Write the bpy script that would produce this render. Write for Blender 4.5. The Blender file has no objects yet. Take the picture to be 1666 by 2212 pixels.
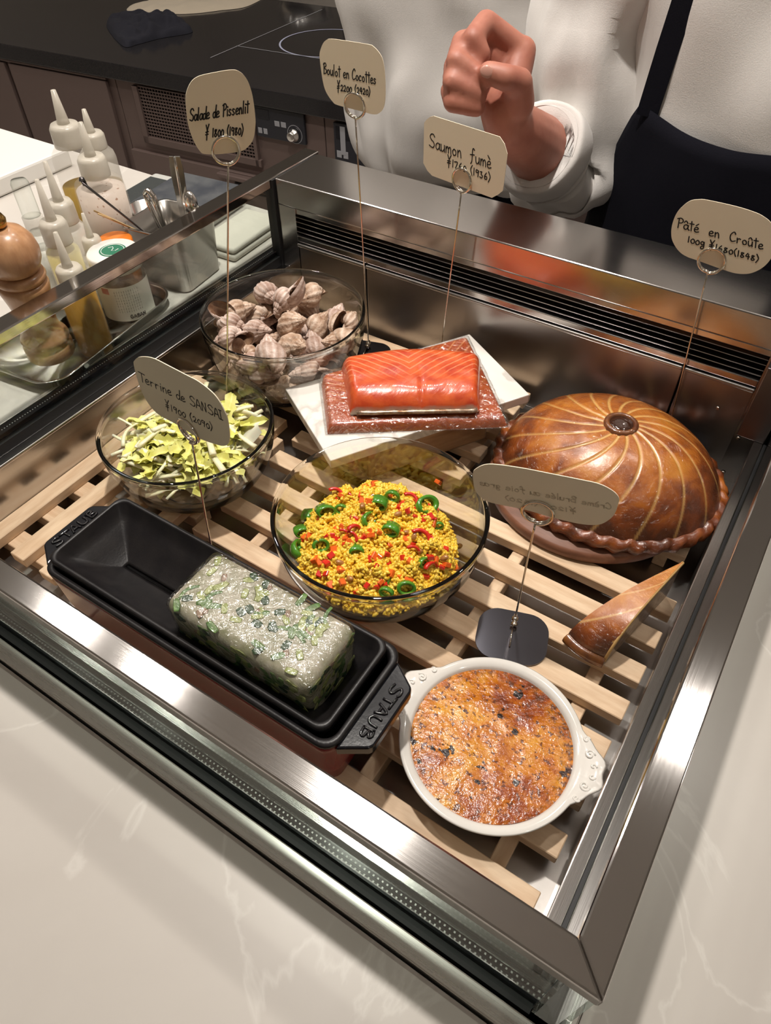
import bpy, bmesh, math, random
import numpy as np
from mathutils import Vector, Matrix, noise as mnoise
PI = math.pi
random.seed(7)
rng = np.random.default_rng(7)
scene = bpy.context.scene
C = scene.collection

# ------------------------------------------------------------------ camera
CAM = np.array([0.0, 0.0, 0.5852]); FPX = 1527.466; CX, CY = 833.0, 1106.0
def _rot(yaw=-3.72249399 + PI, pitch=0.83203478, roll=-0.0125339960):
    f = np.array([math.cos(pitch)*math.sin(yaw), math.cos(pitch)*math.cos(yaw), -math.sin(pitch)])
    r = np.array([math.cos(yaw), -math.sin(yaw), 0.0]); u = np.cross(r, f)
    return np.array([math.cos(roll)*r + math.sin(roll)*u, -math.sin(roll)*r + math.cos(roll)*u, f])
RC = _rot()
cam_d = bpy.data.cameras.new('camera'); cam = bpy.data.objects.new('camera', cam_d); C.objects.link(cam)
cam_d.sensor_fit = 'VERTICAL'; cam_d.sensor_height = 36.0; cam_d.lens = FPX/2212*36.0
cam_d.clip_start = 0.01; cam_d.clip_end = 50
m4 = Matrix([[RC[0][i], RC[1][i], -RC[2][i], CAM[i]] for i in range(3)] + [[0, 0, 0, 1]])
cam.matrix_world = m4
scene.camera = cam
scene.cycles.max_bounces = 20; scene.cycles.transmission_bounces = 20; scene.cycles.transparent_max_bounces = 24

# ------------------------------------------------------------------ world, exposure
w = bpy.data.worlds.new('world'); scene.world = w; w.use_nodes = True
w.node_tree.nodes['Background'].inputs[0].default_value = (1.0, 0.9, 0.8, 1)
w.node_tree.nodes['Background'].inputs[1].default_value = 0.10
vs = scene.view_settings
vs.view_transform = 'Standard'; vs.look = 'None'; vs.gamma = 1.0; vs.use_curve_mapping = False
vs.exposure = 0.0

# ------------------------------------------------------------------ ceiling spotlights and added fill lamps
def overhead_light(name, x, y, power, size=0.09, color=(1.0, 0.935, 0.86), spread=120, z=1.70):
    d = bpy.data.lights.new(name, 'AREA'); d.shape = 'DISK'; d.size = size; d.energy = power
    d.color = color; d.spread = math.radians(spread)
    o = bpy.data.objects.new(name, d); C.objects.link(o); o.location = (x, y, z)
    return o
KEY = 10.6
for lx, ly, lp, ls in ((-0.44, 0.56, 1.0, 0.075), (-1.19, 0.53, 0.22, 0.075), (-1.57, 0.53, 0.26, 0.075), (0.22, 1.22, 0.30, 0.09), (-0.62, 1.22, 0.28, 0.09),
                       (-1.40, 1.15, 0.45, 0.09), (-2.2, 1.3, 0.35, 0.09), (1.15, -0.15, 0.22, 0.10), (-2.8, -1.0, 0.30, 0.12), (1.9, -1.8, 0.15, 0.12), (-1.2, -2.1, 0.15, 0.12), (1.9, 1.6, 0.5, 0.12), (-3.4, 0.8, 0.6, 0.12), (-1.5, 3.2, 0.6, 0.12), (0.8, 3.2, 0.6, 0.12)):  # outlying lamps are unseen, added as fill; left rear ones added for the cabinets
    overhead_light('spot_or_fill_light', lx, ly, KEY*lp, ls)

# ------------------------------------------------------------------ pixel helpers (photo frame 1666x2212)
def ray(px, py): return RC.T @ np.array([(px-CX)/FPX, -(py-CY)/FPX, 1.0])
def at(px, py, z):
    d = ray(px, py); return CAM + d*((z-CAM[2])/d[2])
def atY(px, py, y):
    d = ray(px, py); return CAM + d*((y-CAM[1])/d[1])
def pd(px, py, t): return CAM + ray(px, py)*t
def hit(px, py, p0, n):
    d = ray(px, py); return CAM + d*(np.dot(p0-CAM, n)/np.dot(d, n))
def above(px, py, bx, by):
    d = ray(px, py); k = np.hypot(d[0], d[1]); t = (bx*d[0]+by*d[1])/k**2
    return CAM + d*t

# ------------------------------------------------------------------ object helpers
def tag(o, label=None, cat=None, group=None, kind=None):
    if label: o['label'] = label
    if cat: o['category'] = cat
    if group: o['group'] = group
    if kind: o['kind'] = kind
    return o
def thing(name, label, cat, loc=(0, 0, 0), rotz=0.0, group=None):
    o = bpy.data.objects.new(name, None); C.objects.link(o); o.empty_display_size = 0.02
    o.location = tuple(loc); o.rotation_euler = (0, 0, rotz)
    return tag(o, label, cat, group)
def link(name, me, mat=None, parent=None, loc=None):
    o = bpy.data.objects.new(name, me); C.objects.link(o)
    if mat and not me.materials: me.materials.append(mat)
    if parent: o.parent = parent
    if loc is not None: o.location = tuple(loc)
    return o
def mesh(name, V, Fc, smooth=False):
    me = bpy.data.meshes.new(name)
    me.from_pydata([tuple(map(float, v)) for v in V], [], [tuple(map(int, f)) for f in Fc]); me.update()
    if smooth: me.polygons.foreach_set('use_smooth', [True]*len(me.polygons))
    return me
def obj(name, VF, mat, parent=None, smooth=False, loc=None, off=None):
    V, Fc = VF
    V = np.asarray(V, float)
    if off is not None: V = V - np.asarray(off, float)
    return link(name, mesh(name, V, Fc, smooth), mat, parent, loc)
def join(*vfs):
    V = []; Fc = []; n = 0
    for v, f in vfs:
        v = np.asarray(v, float); V.append(v); Fc += [tuple(i+n for i in q) for q in f]; n += len(v)
    return np.concatenate(V), Fc
def box(x0, x1, y0, y1, z0, z1):
    V = [(x, y, z) for z in (z0, z1) for y in (y0, y1) for x in (x0, x1)]
    return np.array(V, float), [(0, 2, 3, 1), (4, 5, 7, 6), (0, 1, 5, 4), (2, 6, 7, 3), (0, 4, 6, 2), (1, 3, 7, 5)]
def rbox(x0, x1, y0, y1, z0, z1, b=0.002, seg=2):
    bm = bmesh.new(); V, Fc = box(x0, x1, y0, y1, z0, z1)
    vs_ = [bm.verts.new(v) for v in V]
    for f in Fc: bm.faces.new([vs_[i] for i in f])
    bmesh.ops.bevel(bm, geom=list(bm.edges), offset=b, segments=seg, profile=0.5, affect='EDGES')
    bm.verts.index_update()
    out = (np.array([v.co[:] for v in bm.verts]), [tuple(v.index for v in f.verts) for f in bm.faces]); bm.free()
    return out
def grid_faces(n, m, cu=False, cv=False):
    F_ = []
    for i in range(n if cu else n-1):
        for j in range(m if cv else m-1):
            a, b = i, (i+1) % n; c, d = j, (j+1) % m
            F_.append((a*m+c, b*m+c, b*m+d, a*m+d))
    return F_
def lathe(prof, seg=48, capb=True, capt=True):
    P = np.array(prof, float); n = len(P)
    V = []
    for k in range(seg):
        a = 2*PI*k/seg
        for r, z in P: V.append((r*math.cos(a), r*math.sin(a), z))
    F_ = grid_faces(seg, n, cu=True)
    V = np.array(V)
    if capb and P[0][0] > 1e-6: F_.append(tuple(k*n for k in range(seg))[::-1])
    if capt and P[-1][0] > 1e-6: F_.append(tuple(k*n+n-1 for k in range(seg)))
    return V, F_
def frames(P):
    P = np.asarray(P, float); T = np.gradient(P, axis=0); T /= np.linalg.norm(T, axis=1)[:, None]+1e-12
    a = np.array([0, 0, 1.0]) if abs(T[0][2]) < 0.9 else np.array([1.0, 0, 0])
    N = np.cross(T[0], a); N /= np.linalg.norm(N); Ns = [N]
    for i in range(1, len(P)):
        N = Ns[-1]-T[i]*np.dot(Ns[-1], T[i]); N /= np.linalg.norm(N)+1e-12; Ns.append(N)
    Ns = np.array(Ns); return T, Ns, np.cross(T, Ns)
def tube(P, r, seg=8, cap=True, flat=1.0):
    P = np.asarray(P, float); T, N, B = frames(P); n = len(P); r = np.broadcast_to(r, (n,))
    V = []
    for i in range(n):
        for k in range(seg):
            a = 2*PI*k/seg; V.append(P[i]+r[i]*(math.cos(a)*N[i]+flat*math.sin(a)*B[i]))
    F_ = grid_faces(n, seg, cv=True)
    if cap: F_ += [tuple(range(seg)), tuple(range((n-1)*seg, n*seg))[::-1]]
    return np.array(V), F_
def catmull(P, k=6, closed=False):
    P = np.asarray(P, float); n = len(P)
    if n < 3 and not closed:
        return np.array([P[0]*(1-t)+P[-1]*t for t in np.linspace(0, 1, k+1)])
    out = []
    for i in range(n if closed else n-1):
        if closed: p0, p1, p2, p3 = P[i-1], P[i], P[(i+1) % n], P[(i+2) % n]
        else: p0, p1, p2, p3 = P[max(i-1, 0)], P[i], P[i+1], P[min(i+2, n-1)]
        for t in np.linspace(0, 1, k, endpoint=False):
            out.append(0.5*((2*p1)+(p2-p0)*t+(2*p0-5*p1+4*p2-p3)*t*t+(3*p1-p0-3*p2+p3)*t**3))
    if not closed: out.append(P[-1])
    return np.array(out)
def loop_prism(loop, d):
    """closed 3D loop extruded by vector d"""
    L = np.asarray(loop, float); n = len(L); V = np.concatenate([L, L+np.asarray(d, float)])
    F_ = [tuple(range(n))[::-1], tuple(range(n, 2*n))] + [(i, (i+1) % n, (i+1) % n+n, i+n) for i in range(n)]
    return V, F_
def rounded_rect(x0, x1, y0, y1, r, k=6):
    out = []
    for cx, cy, a0 in ((x1-r, y1-r, 0), (x0+r, y1-r, PI/2), (x0+r, y0+r, PI), (x1-r, y0+r, 1.5*PI)):
        for i in range(k+1):
            a = a0+PI/2*i/k; out.append((cx+r*math.cos(a), cy+r*math.sin(a)))
    return np.array(out)
def loft(rings, capb=True, capt=True):
    n = len(rings); m = len(rings[0]); V = np.concatenate([np.asarray(r, float) for r in rings]); F_ = grid_faces(n, m, cv=True)
    if capb: F_.append(tuple(range(m))[::-1])
    if capt: F_.append(tuple(range((n-1)*m, n*m)))
    return V, F_
def xf(VF, M):
    V = np.asarray(VF[0]); M = np.array(M); return V @ M[:3, :3].T + M[:3, 3], VF[1]
def copy_tree(o, parent=None):
    c = o.copy(); C.objects.link(c); c.parent = parent
    for ch in o.children:
        copy_tree(ch, c)
    return c

# ------------------------------------------------------------------ materials
def nodes_of(name):
    m = bpy.data.materials.new(name); m.use_nodes = True
    nt = m.node_tree; return m, nt, nt.nodes, nt.links
def N(nt, t, **kw):
    n = nt.nodes.new(t)
    for k, v in kw.items():
        if k.startswith('i_'): n.inputs[k[2:].replace('_', ' ')].default_value = v
        elif k.startswith('n_'): n.inputs[int(k[2:])].default_value = v
        else: setattr(n, k, v)
    return n
def rgba(c): return (c[0], c[1], c[2], 1.0)
def coords(nt, scale=(1, 1, 1), kind='Object'):
    tc = N(nt, 'ShaderNodeTexCoord'); mp = N(nt, 'ShaderNodeMapping'); mp.inputs['Scale'].default_value = scale
    nt.links.new(tc.outputs[kind], mp.inputs[0]); return mp.outputs[0]
def ramp(nt, fac, stops):
    r = N(nt, 'ShaderNodeValToRGB'); e = r.color_ramp.elements
    while len(e) < len(stops): e.new(0.5)
    for el, (p, c) in zip(e, stops): el.position = p; el.color = rgba(c)
    nt.links.new(fac, r.inputs[0]); return r.outputs[0]
def M(name, col, rough=0.5, metal=0.0, col2=None, nscale=20, nstr=(1, 1, 1), ndet=4, bump=0, bscale=200, bstr=(1, 1, 1), bdist=0.001, coat=0, crough=0.05,
      cbump=0, cbscale=80, sss=0, trans=0, ior=1.45, lo=0.35, hi=0.65, spec=0.5, aniso=0, rvar=0, emit=None, estr=0, alpha=1.0, sheen=0):
    m, nt, nd, lk = nodes_of(name); b = nd['Principled BSDF']
    b.inputs['Base Color'].default_value = rgba(col); b.inputs['Roughness'].default_value = rough; b.inputs['Metallic'].default_value = metal
    b.inputs['Specular IOR Level'].default_value = spec; b.inputs['IOR'].default_value = ior
    if col2 is not None:
        tx = N(nt, 'ShaderNodeTexNoise', i_Scale=nscale, i_Detail=ndet, i_Roughness=0.6); lk.new(coords(nt, nstr), tx.inputs['Vector'])
        lk.new(ramp(nt, tx.outputs['Fac'], [(lo, col), (hi, col2)]), b.inputs['Base Color'])
    if bump:
        tb = N(nt, 'ShaderNodeTexNoise', i_Scale=bscale, i_Detail=3.0); lk.new(coords(nt, bstr), tb.inputs['Vector'])
        bp = N(nt, 'ShaderNodeBump', i_Strength=bump, i_Distance=bdist); lk.new(tb.outputs['Fac'], bp.inputs['Height']); lk.new(bp.outputs[0], b.inputs['Normal'])
        if rvar:
            mr = N(nt, 'ShaderNodeMapRange'); mr.inputs[3].default_value = max(0.02, rough-rvar); mr.inputs[4].default_value = rough+rvar
            lk.new(tb.outputs['Fac'], mr.inputs[0]); lk.new(mr.outputs[0], b.inputs['Roughness'])
    if coat:
        b.inputs['Coat Weight'].default_value = coat; b.inputs['Coat Roughness'].default_value = crough
        if cbump:
            tb = N(nt, 'ShaderNodeTexNoise', i_Scale=cbscale, i_Detail=2.0, i_Distortion=1.5); lk.new(coords(nt), tb.inputs['Vector'])
            bp = N(nt, 'ShaderNodeBump', i_Strength=cbump, i_Distance=0.0025); lk.new(tb.outputs['Fac'], bp.inputs['Height']); lk.new(bp.outputs[0], b.inputs['Coat Normal'])
    if sss:
        b.inputs['Subsurface Weight'].default_value = sss; b.inputs['Subsurface Radius'].default_value = (0.006, 0.003, 0.0015); b.inputs['Subsurface Scale'].default_value = 1.0
    if trans: b.inputs['Transmission Weight'].default_value = trans
    if aniso: b.inputs['Anisotropic'].default_value = aniso
    if sheen: b.inputs['Sheen Weight'].default_value = sheen
    if emit is not None: b.inputs['Emission Color'].default_value = rgba(emit); b.inputs['Emission Strength'].default_value = estr
    return m
def thin_glass(name, tint=(0.97, 0.98, 0.97), edge=(0.72, 0.77, 0.70), f0=0.04, rough=0.0, bump=0, bscale=60, bdist=0.003, fmax=1.0, dist=1.5, refr=None):
    m, nt, nd, lk = nodes_of(name); nd.remove(nd['Principled BSDF']); out = nd['Material Output']
    lw = N(nt, 'ShaderNodeLayerWeight'); lw.inputs[0].default_value = 0.5
    pw = N(nt, 'ShaderNodeMath', operation='POWER'); pw.inputs[1].default_value = 5.0
    # facing output with blend .5 equals 1-|N.V|
    lk.new(lw.outputs['Facing'], pw.inputs[0])
    ma = N(nt, 'ShaderNodeMath', operation='MULTIPLY_ADD'); ma.inputs[1].default_value = fmax-f0; ma.inputs[2].default_value = f0; lk.new(pw.outputs[0], ma.inputs[0])
    tr = N(nt, 'ShaderNodeBsdfTransparent') if refr is None else N(nt, 'ShaderNodeBsdfRefraction', i_IOR=refr, i_Roughness=0.0); gl = N(nt, 'ShaderNodeBsdfGlossy'); gl.inputs['Roughness'].default_value = rough
    p2 = N(nt, 'ShaderNodeMath', operation='POWER'); p2.inputs[1].default_value = 2.5; lk.new(lw.outputs['Facing'], p2.inputs[0])
    lk.new(ramp(nt, p2.outputs[0], [(0.0, tint), (1.0, edge)]), tr.inputs[0])
    mx = N(nt, 'ShaderNodeMixShader'); lk.new(ma.outputs[0], mx.inputs[0]); lk.new(tr.outputs[0], mx.inputs[1]); lk.new(gl.outputs[0], mx.inputs[2]); lk.new(mx.outputs[0], out.inputs[0])
    if bump:
        tb = N(nt, 'ShaderNodeTexNoise', i_Scale=bscale, i_Detail=2.5, i_Distortion=dist); lk.new(coords(nt), tb.inputs['Vector'])
        bp = N(nt, 'ShaderNodeBump', i_Strength=bump, i_Distance=bdist); lk.new(tb.outputs['Fac'], bp.inputs['Height']); lk.new(bp.outputs[0], gl.inputs['Normal']); lk.new(bp.outputs[0], lw.inputs['Normal'])
    return m
def steel(name, col=(0.50, 0.48, 0.465), rough=0.19, along='x', var=0.04, bump=0.035):
    s = {'x': (12, 1600, 1600), 'y': (1600, 12, 1600), 'z': (1600, 1600, 12)}[along]
    m = M(name, col, rough, 1.0, bump=bump, bscale=1.0, bstr=s, bdist=0.0004, rvar=var)
    return m
MT = {}
MT['steel_x'] = steel('brushed_steel_x', along='x'); MT['steel_y'] = steel('brushed_steel_y', along='y'); MT['steel_z'] = steel('brushed_steel_z', along='z')
MT['rail_x'] = steel('rail_steel_x', (0.50, 0.48, 0.465), 0.088, 'x', 0.015, 0.06); MT['rail_y'] = steel('rail_steel_y', (0.50, 0.48, 0.465), 0.088, 'y', 0.015, 0.06)
MT['sill_x'] = steel('sill_steel_x', (0.66, 0.64, 0.61), 0.28, 'x'); MT['sill_y'] = steel('sill_steel_y', (0.66, 0.64, 0.61), 0.28, 'y')
MT['steel_panel'] = steel('brushed_steel_panel', (0.40, 0.38, 0.365), 0.30, 'x')
MT['steel_floor'] = steel('well_floor_steel', (0.42, 0.40, 0.38), 0.3, 'x')
MT['dark_steel'] = steel('dark_steel', (0.17, 0.15, 0.15), 0.32, 'x', 0.06)
MT['chrome'] = M('chrome', (0.72, 0.66, 0.58), 0.12, 1.0)
MT['pot_steel'] = M('pot_steel', (0.42, 0.40, 0.37), 0.26, 1.0, bump=0.05, bscale=60)
MT['bright_steel'] = M('polished_steel', (0.75, 0.73, 0.7), 0.18, 1.0, bump=0.05, bscale=60)
MT['black'] = M('black_rubber', (0.012, 0.012, 0.013), 0.45)
MT['black_gloss'] = M('black_plastic', (0.012, 0.012, 0.016), 0.15)
MT['dot'] = M('spacer_perforation', (0.6, 0.6, 0.57), 0.35, 0.6)
MT['wood'] = M('pale_slat_wood', (0.62, 0.43, 0.27), 0.55, col2=(0.74, 0.56, 0.38), nscale=9, nstr=(2.0, 14, 14), bump=0.12, bscale=60, bstr=(1, 8, 8))
MT['wood_y'] = M('pale_slat_wood_y', (0.62, 0.43, 0.27), 0.55, col2=(0.74, 0.56, 0.38), nscale=9, nstr=(14, 2.0, 14), bump=0.12, bscale=60, bstr=(8, 1, 8))
MT['board'] = M('brown_board_wood', (0.16, 0.065, 0.036), 0.45, col2=(0.25, 0.11, 0.065), nscale=8, nstr=(2, 14, 14))
MT['mill'] = M('mill_wood', (0.40, 0.20, 0.095), 0.32, col2=(0.56, 0.31, 0.16), nscale=10, nstr=(8, 8, 1.2), coat=0.4, crough=0.2)
MT['glass'] = thin_glass('bowl_glass', edge=(0.55, 0.58, 0.50))
MT['pane'] = thin_glass('pane_glass', (0.965, 0.982, 0.972), (0.74, 0.79, 0.76))
MT['film'] = thin_glass('cling_film', (1, 1, 1), (0.93, 0.93, 0.93), f0=0.18, rough=0.13, bump=1.0, bscale=90, bdist=0.0034, fmax=0.6, dist=2.0)
MT['card'] = M('cream_card', (0.83, 0.74, 0.57), 0.7)
MT['ink'] = M('black_ink', (0.012, 0.011, 0.012), 0.6)
MT['ghost_ink'] = M('ink_showing_through', (0.60, 0.52, 0.38), 0.7)

def quartz():
    m, nt, nd, lk = nodes_of('white_quartz'); b = nd['Principled BSDF']; b.inputs['Roughness'].default_value = 0.33
    co = coords(nt)
    n1 = N(nt, 'ShaderNodeTexNoise', i_Scale=6.0, i_Detail=6.0, i_Distortion=0.6); lk.new(co, n1.inputs['Vector'])
    n2 = N(nt, 'ShaderNodeTexNoise', i_Scale=5.0, i_Detail=8.0, i_Distortion=1.6); lk.new(co, n2.inputs['Vector'])
    a = ramp(nt, n1.outputs['Fac'], [(0.3, (0.545, 0.505, 0.46)), (0.7, (0.60, 0.565, 0.52))])
    v = ramp(nt, n2.outputs['Fac'], [(0.485, (0, 0, 0)), (0.5, (1, 1, 1)), (0.515, (0, 0, 0))])
    mx = N(nt, 'ShaderNodeMixRGB'); mx.inputs[2].default_value = (0.70, 0.67, 0.62, 1); lk.new(v, mx.inputs[0]); lk.new(a, mx.inputs[1])
    sc_ = N(nt, 'ShaderNodeMath', operation='MULTIPLY'); sc_.inputs[1].default_value = 0.55; lk.new(v, sc_.inputs[0]); lk.new(sc_.outputs[0], mx.inputs[0])
    lk.new(mx.outputs[0], b.inputs['Base Color']); return m
MT['quartz'] = quartz()
# ------------------------------------------------------------------ room shell
FLOOR_Z = -0.83
MT['floor'] = M('dark_floor', (0.48, 0.45, 0.41), 0.5, col2=(0.55, 0.515, 0.47), nscale=6)
MT['ceiling'] = M('ceiling_paint', (0.82, 0.80, 0.77), 0.8)
MT['wall'] = M('wall_paint', (0.74, 0.70, 0.66), 0.8)
def structure(name, VF, mat):
    o = obj(name, VF, mat); o['kind'] = 'structure'; return o
structure('floor', box(-4.2, 2.6, -2.6, 4.2, FLOOR_Z-0.05, FLOOR_Z), MT['floor'])
structure('ceiling', box(-4.2, 2.6, -2.6, 4.2, 1.72, 1.77), MT['ceiling'])
structure('wall_back', box(-4.2, 2.6, 4.2, 4.25, FLOOR_Z, 1.72), MT['wall'])
structure('wall_left', box(-4.25, -4.2, -2.6, 4.2, FLOOR_Z, 1.72), MT['wall'])
structure('wall_right', box(2.6, 2.65, -2.6, 4.2, FLOOR_Z, 1.72), MT['wall'])
structure('wall_front', box(-4.2, 2.6, -2.65, -2.6, FLOOR_Z, 1.72), MT['wall'])

# ------------------------------------------------------------------ counter with the opening for the display case
CT = 0.070
xo0, xo1, yo0, yo1 = -0.6925, 0.0615, 0.0790, 0.8365
counter = thing('counter', 'white veined quartz counter around the steel display case', 'counter', (0, 0, FLOOR_Z))
def ring_slab(X0, X1, Y0, Y1, x0, x1, y0, y1, z0, z1):
    V = [(x, y, z) for z in (z0, z1) for (x, y) in ((X0, Y0), (X1, Y0), (X1, Y1), (X0, Y1), (x0, y0), (x1, y0), (x1, y1), (x0, y1))]
    F_ = []
    for i in range(4):
        j = (i+1) % 4
        F_ += [(i, j, 4+j, 4+i)[::-1], (8+i, 8+j, 12+j, 12+i), (i, j, 8+j, 8+i), (4+i, 4+j, 12+j, 12+i)[::-1]]
    return np.array(V, float), F_
obj('worktop', ring_slab(-1.75, 0.95, -0.42, 0.845, xo0, xo1, yo0, yo1, CT-0.03, CT), MT['quartz'], counter, off=(0, 0, FLOOR_Z))
MT['panel'] = M('counter_panel', (0.50, 0.46, 0.42), 0.6)
obj('base_panel', ring_slab(-1.72, 0.92, -0.38, 0.82, -1.70, 0.90, -0.36, 0.80, FLOOR_Z, CT-0.031), MT['panel'], counter, off=(0, 0, FLOOR_Z))

# ------------------------------------------------------------------ display case
xL, xR, yF, yB = -0.648, 0.0234, 0.128, 0.736
RZ = 0.185
case = thing('display_case', 'stainless steel sunken refrigerated display case with glass sides', 'display case', (-0.31, 0.43, -0.06))
CO = (-0.31, 0.43, -0.06)
def cpart(name, VF, mat, parent=None, smooth=False):
    return obj(name, VF, MT[mat], parent or case, smooth, off=CO if parent is None else None)
cpart('well_floor', box(xL-0.01, xR+0.01, yF-0.01, yB+0.09, -0.045, -0.031), 'steel_floor')
cpart('well_wall', box(xL-0.004, xL, yF, yB+0.02, -0.031, 0.058), 'steel_y')
cpart('well_wall', box(xR, xR+0.004, yF, yB+0.02, -0.031, 0.058), 'steel_y')
cpart('well_wall', box(xL-0.004, xR+0.004, yF-0.004, yF, -0.031, 0.058), 'steel_x')
# rounded rim on the well walls and the flat ledge outside it
cpart('ledge', rbox(xL-0.0115, xL+0.0008, yF-0.004, yB, 0.0565, 0.0605, 0.0012), 'steel_y')
cpart('ledge', rbox(xR-0.0008, xR+0.0096, yF-0.004, yB, 0.0565, 0.0605, 0.0012), 'steel_y')
cpart('ledge', rbox(xL-0.004, xR+0.004, yF-0.0115, yF+0.0008, 0.0565, 0.0605, 0.0012), 'steel_x')
# black gaskets that hold the double glazing
GXL0, GXL1 = -0.6825, -0.6605
GXR0, GXR1 = 0.0345, 0.0530
GYF0, GYF1 = 0.0990, 0.1155
cpart('gasket', box(GXL0-0.003, GXL1+0.001, GYF0, yB+0.09, 0.030, 0.0735), 'black')
cpart('gasket', box(GXR0-0.0015, GXR0+0.001, GYF0, yB, 0.030, 0.0600), 'black')
cpart('gasket', box(GXR0+0.001, GXR1+0.003, GYF0, yB, 0.030, 0.0680), 'steel_y')
cpart('gasket', box(GXL1, GXR0, GYF0-0.003, GYF1+0.001, 0.030, 0.0735), 'black')
# outer sill trims, flush on the counter
cpart('sill_trim', rbox(xo0+0.001, GXL0-0.003, 0.0805, yo1-0.001, 0.040, 0.0755, 0.001), 'sill_y')
cpart('sill_trim', rbox(GXR1+0.003, xo1-0.001, 0.0805, yB+0.095, 0.040, 0.0755, 0.001), 'sill_y')
cpart('sill_trim', rbox(xo0+0.001, xo1-0.001, 0.0805, GYF0-0.0055, 0.040, 0.0765, 0.001), 'sill_x')
# glass panes, an inner and an outer one on each side, and the perforated spacer bar between them
for a, b_ in ((GXL0, GXL0+0.003), (GXL1-0.003, GXL1)): cpart('glass_pane', box(a, b_, GYF0, yB+0.09, 0.0735, RZ-0.012), 'pane')
for a, b_ in ((GXR0, GXR0+0.003), (GXR1-0.003, GXR1)): cpart('glass_pane', box(a, b_, GYF0, yB, 0.0605, RZ-0.012), 'pane')
for a, b_ in ((GYF0, GYF0+0.003), (GYF1-0.003, GYF1)): cpart('glass_pane', box(GXL1+0.0005, GXR0-0.0005, a, b_, 0.0735, RZ-0.012), 'pane')
def dots(x0, x1, y0, y1, z, along, pitch, rows, s):
    V = []; F_ = []
    L = (x1-x0) if along == 'x' else (y1-y0)
    for r_ in rows:
        for k in range(int(L/pitch)):
            u = (k+0.5+(0.5 if r_ > 0 else 0))*pitch
            cx, cy = (x0+u, (y0+y1)/2+r_) if along == 'x' else ((x0+x1)/2+r_, y0+u)
            n = len(V); V += [(cx-s, cy-s, z), (cx+s, cy-s, z), (cx+s, cy+s, z), (cx-s, cy+s, z)]; F_.append((n, n+1, n+2, n+3))
    return np.array(V), F_
sp = cpart('spacer_bar', box(GXL1, GXR0, GYF0+0.004, GYF1-0.004, 0.0735, 0.0775), 'black_gloss')
cpart('perforation', dots(GXL1, GXR0, GYF0, GYF1, 0.0777, 'x', 0.0036, (-0.0016, 0.0016), 0.0006), 'dot', None)['kind'] = 'stuff'
sp = cpart('spacer_bar', box(GXL0+0.005, GXL1-0.005, GYF1, yB, 0.0735, 0.0795), 'black_gloss')
cpart('perforation', dots(GXL0, GXL1, GYF1, yB, 0.0797, 'y', 0.0034, (0.0,), 0.0006), 'dot')['kind'] = 'stuff'
# top rails: mitred front and right, butted left
def rail(poly, z0, z1):
    P = np.array(poly, float); L = np.c_[P, np.full(len(P), z0)]
    return loop_prism(L, (0, 0, z1-z0))
def bevelled(VF, b=0.0015, seg=2):
    bm = bmesh.new(); vs_ = [bm.verts.new(v) for v in VF[0]]
    for f in VF[1]: bm.faces.new([vs_[i] for i in f])
    bmesh.ops.recalc_face_normals(bm, faces=bm.faces)
    bmesh.ops.bevel(bm, geom=list(bm.edges), offset=b, segments=seg, profile=0.5, affect='EDGES'); bm.verts.index_update()
    out = (np.array([v.co[:] for v in bm.verts]), [tuple(v.index for v in f.verts) for f in bm.faces]); bm.free(); return out
RH = 0.0130
cpart('rail', bevelled(rail([(-0.6840, 0.0977), (0.0544, 0.0977), (0.0342, 0.1172), (-0.6840, 0.1172)], RZ-RH, RZ)), 'rail_x')
cpart('rail', bevelled(rail([(0.0544, 0.0977), (0.0544, yB+0.098), (0.0342, yB+0.098), (0.0342, 0.1172)], RZ-RH, RZ)), 'rail_y')
cpart('rail', bevelled(rail([(-0.6590, 0.1175), (-0.6590, 0.842), (-0.6840, 0.842), (-0.6840, 0.1175)], RZ-RH, RZ)), 'rail_y')
# back housing with the air louvres
seam1 = atY(791, 577, yB)[0]; seam2 = atY(1476, 800, yB)[0]
sx0, sx1 = -0.6255, 0.0014
BX0, BX1 = -0.6555, 0.0330
ht = cpart('housing_top', rbox(BX0, BX1, yB, 0.833, 0.1505, RZ, 0.0016), 'steel_x')
cpart('housing_back', box(BX0, BX1, yB+0.03, 0.831, -0.031, 0.1505), 'dark_steel')
cpart('housing_side', box(BX0, sx0, yB, yB+0.03, -0.031, 0.1505), 'steel_z')
cpart('housing_side', box(sx1, BX1, yB, yB+0.03, -0.031, 0.1505), 'steel_z')
cpart('louvre_recess', box(sx0, sx1, yB+0.026, yB+0.030, 0.100, 0.1505), 'black')
cpart('louvre_frame', rbox(sx0, sx1, yB+0.002, yB+0.012, 0.1425, 0.1500, 0.0008), 'steel_x')
for z in (0.1390, 0.1325, 0.1255, 0.1185):
    M_ = Matrix.Translation((0, yB+0.009, z)) @ Matrix.Rotation(math.radians(22), 4, 'X')
    cpart('louvre_slat', xf(rbox(sx0, sx1, -0.0060, 0.0060, -0.0006, 0.0006, 0.0004, 1), M_), 'steel_x')
cpart('louvre_sill', rbox(sx0, sx1, yB-0.001, yB+0.022, 0.1045, 0.1130, 0.001), 'steel_x')
for a, b_ in ((sx0+0.001, seam1-0.001), (seam1+0.001, seam2-0.001), (seam2+0.001, sx1+0.0005)):
    cpart('air_panel', join(rbox(a, b_, yB, yB+0.006, -0.031, 0.1020, 0.001), rbox(a, b_, yB-0.0045, yB+0.006, 0.0985, 0.1030, 0.0015)), 'steel_panel')
cpart('corner_post', box(-0.6715, -0.6565, yB-0.004, 0.833, 0.030, RZ-0.002), 'black')
cpart('corner_post', box(GXR0-0.001, GXR1, yB, 0.833, 0.030, RZ-0.013), 'black')
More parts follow.
